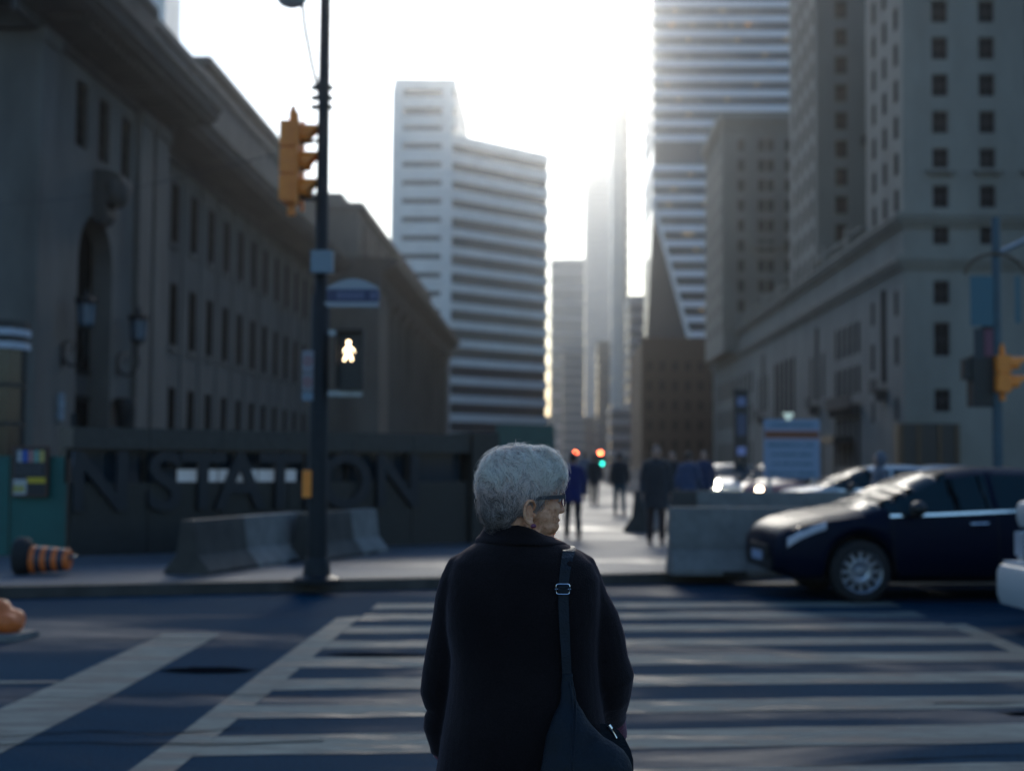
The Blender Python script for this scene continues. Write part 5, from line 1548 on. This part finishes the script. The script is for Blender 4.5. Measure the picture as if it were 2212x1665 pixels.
# blue scarf rim inside the collar
sc = MB(); sc.rings([cring(1150, 1068, 1166, .055, .8), cring(1126, 1064, 1163, .057, .9), cring(1126, 1068, 1158, .053, .9), cring(1150, 1072, 1160, .048, .8)], False)
part('scarf', sc, mat('royal_blue_silk', (.01, .02, .26), .5), WO, True, True)

# ---------- hair
rng = np.random.default_rng(5)
O = np.array([0, 0, .055])
ELL = [((-.012, 0, .068), (.100, .088, .100)), ((.045, 0, .085), (.074, .072, .075)), ((-.053, 0, .002), (.048, .066, .054))]
def env(d):
    best = np.zeros(len(d))
    for c, r in ELL:
        c, r = np.array(c), np.array(r)
        o_ = (O - c) / r; dd = d / r
        A = (dd ** 2).sum(1); Bq = (o_ * dd).sum(1); Cq = (o_ ** 2).sum() - 1
        disc = Bq * Bq - A * Cq; ok = disc > 0
        t = np.where(ok, (-Bq + np.sqrt(np.maximum(disc, 0))) / A, 0)
        best = np.where(best > 0, np.log(np.exp(best * 220) + np.exp(t * 220)) / 220, t) if best.any() else t
    return best
def in_hair(p, m=0.0):
    f, r, u = p[:, 0], p[:, 1], p[:, 2]
    lim = np.where(f > .088, .064, np.where(f > .056, .064 - (.088 - f) / .032 * .030, np.where(f > .026, -.004, np.where(f > -.018, .001, -.058))))
    return u > lim - m
KV = rng.normal(size=(3, 7, 3)) * np.array([22, 22, 22]); PHs = rng.uniform(0, 6.28, (3, 7)); 
KV2 = rng.normal(size=(3, 7, 3)) * 75; PH2 = rng.uniform(0, 6.28, (3, 7))
KV3 = rng.normal(size=(3, 9, 3)) * 260; PH3 = rng.uniform(0, 6.28, (3, 9))
def nf(p, K, Ph): return np.stack([np.sin(p @ K[i].T + Ph[i]).mean(1) for i in range(3)], 1) * 1.6
NS = 30000
cand = rng.normal(size=(NS * 3, 3)); cand /= np.linalg.norm(cand, axis=1)[:, None]
pe = O + cand * env(cand)[:, None]
dirs = cand[in_hair(pe)][:NS]; NS = len(dirs)
crown = np.array([-.012, -.035, .112]); crown /= np.linalg.norm(crown)
NSEG = 8
lenf = rng.uniform(.55, 1.15, NS)
wisp = rng.random(NS) < .06
P3 = np.zeros((NS, NSEG + 1, 3)); d = dirs.copy()
lift0 = .865 + .02 * rng.random(NS)
clump = nf(O + dirs * .1, KV2, PH2)[:, 0]; clump3 = nf(O + dirs * .1, KV3, PH3)[:, 0]
liftT = .975 + .045 * clump + .075 * clump3 + rng.normal(0, .010, NS) + np.where(wisp, rng.uniform(.02, .09, NS), 0)
curl_ph = rng.uniform(0, 6.28, NS)
for k in range(NSEG + 1):
    R_ = env(d); t = k / NSEG
    rad = R_ * (lift0 + (liftT - lift0) * min(1, t * 1.7))
    p = O + d * rad[:, None]; P3[:, k] = p
    g_ = d - crown; g_ /= np.linalg.norm(g_, axis=1)[:, None] + 1e-6
    side_low = np.clip((.075 - p[:, 2]) / .05, 0, 1)[:, None]
    back = np.clip((-.02 - p[:, 0]) / .05, 0, 1)[:, None]
    front = np.clip((p[:, 0] - .03) / .05, 0, 1)[:, None]
    v = g_ * (1.0 - .45 * side_low) + np.array([0, 0, -1]) * (.35 + .45 * back * side_low) + np.array([-1, 0, 0]) * side_low * (1 - back) * .95 * (1 - .6 * front) * (1 - np.clip((p[:, 0] - .0) / .03, 0, 1)[:, None] * np.clip((.05 - p[:, 2]) / .03, 0, 1)[:, None])
    v = v + nf(p, KV, PHs) * .75 + nf(p, KV2, PH2) * .8 + nf(O + dirs * .1, KV3, PH3) * .75
    nape = np.clip((.005 - p[:, 2]) / .03, 0, 1)[:, None]
    v = v + np.array([-.8, 0, .55]) * nape * np.where(t > .4, 1, 0)
    v = v - d * (v * d).sum(1)[:, None]; v /= np.linalg.norm(v, axis=1)[:, None] + 1e-6
    sidev = np.cross(d, v)
    v = v + sidev * (np.sin(curl_ph + t * 7) * (.25 + .6 * front[:, 0]) + .9 * np.sin(clump * 4 + clump3 * 4 + t * 6))[:, None]
    v /= np.linalg.norm(v, axis=1)[:, None]
    d = d + v * (.0070 * lenf / np.maximum(R_, .05))[:, None]; d /= np.linalg.norm(d, axis=1)[:, None]
def hair_mat():
    m = bpy.data.materials.new('grey_hair'); m.use_nodes = True; nt = m.node_tree; L = nt.links
    b = nt.nodes['Principled BSDF']; b.inputs['Roughness'].default_value = .36; b.inputs['Specular IOR Level'].default_value = .8
    at = nt.nodes.new('ShaderNodeAttribute'); at.attribute_name = 'tone'
    L.new(at.outputs['Color'], b.inputs['Base Color'])
    tr = nt.nodes.new('ShaderNodeBsdfTranslucent'); L.new(at.outputs['Color'], tr.inputs['Color'])
    mx = nt.nodes.new('ShaderNodeMixShader'); mx.inputs[0].default_value = .45
    L.new(b.outputs[0], mx.inputs[1]); L.new(tr.outputs[0], mx.inputs[2])
    L.new(mx.outputs[0], nt.nodes['Material Output'].inputs['Surface'])
    return m
hair_m = hair_mat()
Mh = np.array([list(F), list(RV), list(UP)]); HCn = np.array(list(HC))
def ribbons(P3, w0, tone):
    n, s = P3.shape[0], P3.shape[1]
    T_ = np.gradient(P3, axis=1); out = P3 - O; wv = np.cross(T_, out); wv /= np.linalg.norm(wv, axis=2)[..., None] + 1e-9
    on = out / np.linalg.norm(out, axis=2)[..., None]
    a = rng.uniform(-.9, .9, n)[:, None, None]; wv = wv * np.cos(a) + on * np.sin(a)
    wd_ = (w0 * np.linspace(1, .3, s))[None, :, None] * rng.uniform(.7, 1.3, n)[:, None, None]
    V_ = np.stack([P3 - wv * wd_, P3 + wv * wd_], 2).reshape(-1, 3) @ Mh + HCn
    base = (np.arange(n) * s * 2)[:, None] + (np.arange(s - 1) * 2)[None, :]
    Fq = np.stack([base, base + 1, base + 3, base + 2], 2).reshape(-1, 4)
    me = bpy.data.meshes.new('hair')
    me.vertices.add(len(V_)); me.vertices.foreach_set('co', V_.reshape(-1))
    me.loops.add(Fq.size); me.loops.foreach_set('vertex_index', Fq.reshape(-1).astype(np.int32))
    me.polygons.add(len(Fq)); me.polygons.foreach_set('loop_start', (np.arange(len(Fq)) * 4).astype(np.int32))
    me.update(calc_edges=True)
    ca = me.color_attributes.new('tone', 'FLOAT_COLOR', 'POINT')
    col = np.repeat(tone, s * 2, axis=0); ca.data.foreach_set('color', col.reshape(-1))
    me.polygons.foreach_set('use_smooth', [True] * len(Fq)); me.materials.append(hair_m); me.update()
    return me
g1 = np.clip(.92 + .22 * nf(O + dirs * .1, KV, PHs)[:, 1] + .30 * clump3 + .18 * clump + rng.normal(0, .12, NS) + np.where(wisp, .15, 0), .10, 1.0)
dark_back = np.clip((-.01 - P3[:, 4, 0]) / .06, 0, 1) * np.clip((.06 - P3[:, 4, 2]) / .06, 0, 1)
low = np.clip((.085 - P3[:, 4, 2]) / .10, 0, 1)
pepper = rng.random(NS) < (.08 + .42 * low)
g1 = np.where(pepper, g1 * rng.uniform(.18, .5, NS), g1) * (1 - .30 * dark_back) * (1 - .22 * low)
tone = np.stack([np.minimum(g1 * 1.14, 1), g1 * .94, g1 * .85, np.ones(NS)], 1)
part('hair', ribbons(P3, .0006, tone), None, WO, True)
# under-layer that closes the hair mass
nu, nv = 96, 64
th = np.linspace(0.02, math.pi - .02, nv); ph = np.linspace(0, 2 * math.pi, nu, endpoint=False)
dd = np.stack([np.outer(np.sin(th), np.cos(ph)), np.outer(np.sin(th), np.sin(ph)), np.repeat(np.cos(th)[:, None], nu, 1)], 2).reshape(-1, 3)
ee = env(dd); pc = O + dd * (ee * .855)[:, None]; okv = in_hair(O + dd * ee[:, None], .004)
fs = []
for i in range(nv - 1):
    for j in range(nu):
        q_ = (i * nu + j, i * nu + (j + 1) % nu, (i + 1) * nu + (j + 1) % nu, (i + 1) * nu + j)
        if all(okv[a] for a in q_): fs.append(q_)
hl = MB(); hl.v = [tuple(v) for v in (pc @ Mh + HCn)]; hl.f = fs; hl.m = [0] * len(fs)
part('hair_underlayer', hl, mat('hair_under', (.17, .165, .155), .7, var=.4, vscale=60, bump=.6, bscale=120), WO, True, 'all')

# ---------- glasses, earring
gs = part('glasses', MB().add([], []) if False else MB().tube([hw_(v) for v in ((.1085, -.008, .036), (.112, 0, .0385), (.1085, .008, .036))], .0017, 8), mat('purple_frame', (.09, .025, .07), .25, coat=.5), WO, True, True)
for s in (-1, 1):
    rim = []
    for k in range(25):
        a = 2 * math.pi * k / 24
        x, z = math.cos(a), math.sin(a)
        rr_ = s * (.033 + .0245 * math.copysign(abs(x) ** .75, x)); uu = .0285 + .0165 * math.copysign(abs(z) ** .8, z)
        rim.append(hw_((.1075 - .010 * (abs(rr_) / .06) ** 2 * 1.2, rr_, uu)))
    part('rim', MB().tube(rim, .0016, 8), MATS['purple_frame'], gs, True, True)
    cpt = [hw_((.1065 - .010 * (abs(.033) / .06) ** 2, s * .033, .0285))]
    lens = MB(); lens.add(cpt + rim[:-1], [(0, 1 + k, 1 + (k + 1) % 24) for k in range(24)])
    part('lens', lens, mat('spectacle_lens', (.8, .86, .9), .02, spec=.6, alpha=.22), gs, True, 'all')
    tb = MB(); rows = []
    for f_, r_, u_, h_ in ((.0975, .0615, .036, .0055), (.094, .0665, .0365, .0052), (.07, .0715, .0355, .0047), (.03, .0765, .034, .0040), (-.005, .078, .030, .0035)):
        rows.append([hw_((f_, s * (r_ - .0016), u_ - h_)), hw_((f_, s * (r_ + .0016), u_ - h_)), hw_((f_, s * (r_ + .0016), u_ + h_)), hw_((f_, s * (r_ - .0016), u_ + h_))])
    tb.rings(rows)
    part('temple_arm', tb, mat('grey_temple', (.035, .035, .045), .35, coat=.3), gs, True)
    part('earring', MB().ell(hw_((.006, s * .0835, -.0335)), (.0075, .005, .0055), 14, 10), mat('magenta_stud', (.17, .03, .085), .35, coat=.3), WO, True, True)
    part('eye', MB().ell(hw_((.0865, s * .032, .031)), (.0105, .0105, .0095), 14, 10), mat('eye_white', (.6, .57, .52), .15), WO, True, True)

# ================================================================== shoulder bag
leather = mat('navy_leather', (.003, .0075, .014), .6, var=.4, vscale=18, bump=.4, bscale=120, spec=.3)
leather2 = mat('dark_strap_leather', (.005, .010, .018), .5, spec=.28, var=.3, vscale=25, bump=.3, bscale=160)
bag0 = wp(1260, 1700, -.2)
BG = thing('shoulder_bag', 'slouchy navy leather shoulder bag hanging by a buckled strap on the woman’s right side', 'handbag', bag0)
srow = [(1190, 1216, 1243), (1205, 1213, 1238), (1230, 1210, 1233), (1262, 1206.5, 1228), (1272, 1206, 1228), (1284, 1206, 1228), (1310, 1206.5, 1228.5), (1340, 1207.5, 1229.5), (1370, 1209.5, 1231), (1402, 1212, 1232), (1430, 1213.5, 1233.5), (1460, 1215, 1235)]
Lp, Rp_ = [], []
pl0 = on_coat(1218, 1184); pr0 = on_coat(1246, 1184)
zt2 = max(pl0.z, pr0.z) + .003
for yy, zz in ((WY + .12, zt2 - .16), (WY + .09, zt2 - .06), (WY + .05, zt2 - .012), (WY + .01, zt2 + .002), (WY - .02, zt2 + .001)):
    Lp.append(Vector((pl0.x - .004 - .25 * max(0, yy - WY), yy, zz))); Rp_.append(Vector((pr0.x - .004 - .25 * max(0, yy - WY), yy, zz - .004)))
for y, l, r in srow:
    Lp.append(on_coat(l, y, .007)); Rp_.append(on_coat(r, y, .007))
for lst in (Lp, Rp_):
    for _ in range(3):
        for i in range(6, len(lst) - 1): lst[i] = Vector((lst[i].x, (lst[i - 1].y + lst[i].y * 2 + lst[i + 1].y) / 4, lst[i].z))
stp = MB(); rows = []
for a, c in zip(Lp, Rp_):
    rows.append([a, c, c + Vector((0, -.0035, .0005)), a + Vector((0, -.0035, .0005))])
stp.rings(rows)
part('strap', stp, leather2, BG, True)
# buckle: rounded rectangle loop with bar
bcx = [on_coat(1202, 1261, .016), on_coat(1230, 1261, .016), on_coat(1230, 1283, .016), on_coat(1202, 1283, .016)]
cc = sum(bcx, Vector()) / 4; w2 = (bcx[1] - bcx[0]).length / 2; h2 = (bcx[0] - bcx[3]).length / 2
lp2 = []
for k in range(33):
    a = 2 * math.pi * k / 32 + .2; x, z = math.cos(a), math.sin(a)
    lp2.append(Vector((cc.x + w2 * math.copysign(abs(x) ** .35, x), cc.y, cc.z + h2 * math.copysign(abs(z) ** .35, z))))
bk = part('buckle', MB().tube(lp2, .0017, 8), chrome, BG, True, True)
part('buckle_bar', MB().tube([Vector((cc.x - w2 - .003, cc.y, cc.z)), Vector((cc.x + w2 + .003, cc.y, cc.z))], .0014, 8), chrome, bk, True)
part('strap_keeper', MB().box((cc.x - .012, cc.y - .0045, cc.z - h2 * .55), (cc.x + .012, cc.y - .001, cc.z + h2 * .45)), leather2, BG, True)
# body
BR_ = [(1455, 1215, 1237, .006), (1475, 1213, 1237, .008), (1500, 1210, 1239, .014), (1523, 1204, 1249, .020), (1548, 1194, 1267, .028), (1573, 1187, 1291, .034), (1590, 1181, 1306, .038), (1604, 1178, 1328, .042), (1618, 1174, 1345, .046), (1636, 1169, 1358, .050), (1655, 1164, 1366, .053), (1690, 1158, 1374, .058), (1750, 1152, 1378, .062), (1820, 1152, 1374, .064), (1880, 1162, 1362, .058), (1910, 1178, 1342, .045), (1922, 1200, 1318, .028)]
def irow(t):
    i = min(int(t), len(BR_) - 2); f_ = t - i
    return [BR_[i][j] + (BR_[i + 1][j] - BR_[i][j]) * f_ for j in range(4)]
rings_ = []
NRB = 70
for k in range(NRB + 1):
    y, l, r, dp = irow((len(BR_) - 1) * k / NRB)
    surf = min(on_coat((l * 3 + r) / 4, min(y, 1660), .004).y, on_coat((l + r) / 2, min(y, 1660), .004).y, on_coat((l + r * 2) / 3, min(y, 1600), .004).y)
    Yc = surf - dp
    a = atY(l, y, Yc); c = atY(r, y, Yc); cen = (a + c) / 2; hw2 = (c - a).length / 2
    ring = []
    for j in range(48):
        tt = 2 * math.pi * j / 48; cs, sn = math.cos(tt), math.sin(tt)
        pt = Vector((cen.x + hw2 * math.copysign(abs(cs) ** .85, cs), cen.y + dp * sn, cen.z))
        nn = Vector((cs, sn, 0))
        damp = min(1, k / 12)
        pt += nn * damp * (noise.noise(pt * 14) * .008 + noise.noise(Vector((pt.x * 40, pt.y * 20, pt.z * 22))) * .0028)
        ring.append(pt)
    rings_.append(ring)
bb_ = MB().rings(rings_)
bag_me = bb_.mesh('bag_body', [leather], 'all')
part('bag_body', bag_me, None, BG, True)
bv2 = BVHTree.FromPolygons([v.co.copy() for v in bag_me.vertices], [tuple(p.vertices) for p in bag_me.polygons])
def on_bag(px, py, lift=.001):
    d = ray(px, py); h = bv2.ray_cast(Vector((0, 0, CAM_Z)), d)
    return (h[0] - d.normalized() * lift) if h[0] is not None else wp(px, py, -.18)
seam = [on_bag(x, y) for x, y in ((1230, 1470), (1236, 1500), (1238, 1530), (1237, 1570), (1235, 1610), (1233, 1650), (1232, 1700), (1232, 1760))]
part('seam', MB().tube(seam, .0022, 6), leather2, BG, True, True)
part('seam', MB().tube([p + Vector((.007, 0, 0)) for p in seam], .0014, 6), leather2, BG, True, True)
# far flap of the open bag top
fy = -.115
fl = [(1296, 1562), (1318, 1562), (1337, 1577), (1350, 1594), (1362, 1618), (1368, 1640), (1369, 1690), (1300, 1690)]
part('back_flap', MB().rings([[wp(x, y, fy) for x, y in fl], [wp(x, y, fy + .02) for x, y in fl]]), leather2, BG, True)
za, zb3 = wp(1314, 1566, fy - .012), wp(1331, 1594, fy - .012)
dzv = (zb3 - za)
zp = MB().tube([za, za + dzv * .3, za + dzv * .35, zb3], [(.006, .002), (.0065, .002), (.004, .002), (.0035, .002)], 8, side=(1, 0, .4))
part('zipper_pull', zp, chrome, BG, True, True)

# ================================================================== mist in the street
hz = MB().box((-1700, -300, -1.2), (1700, 1900, 215))
hm = bpy.data.materials.new('mist'); hm.use_nodes = True
hm.node_tree.nodes.clear()
ho = hm.node_tree.nodes.new('ShaderNodeOutputMaterial'); pv = hm.node_tree.nodes.new('ShaderNodeVolumePrincipled')
pv.inputs['Color'].default_value = (.97, .98, 1.0, 1); pv.inputs['Density'].default_value = .0004; pv.inputs['Anisotropy'].default_value = .94
hm.node_tree.links.new(pv.outputs['Volume'], ho.inputs['Volume'])
h = part('haze', hz, hm); h['kind'] = 'stuff'
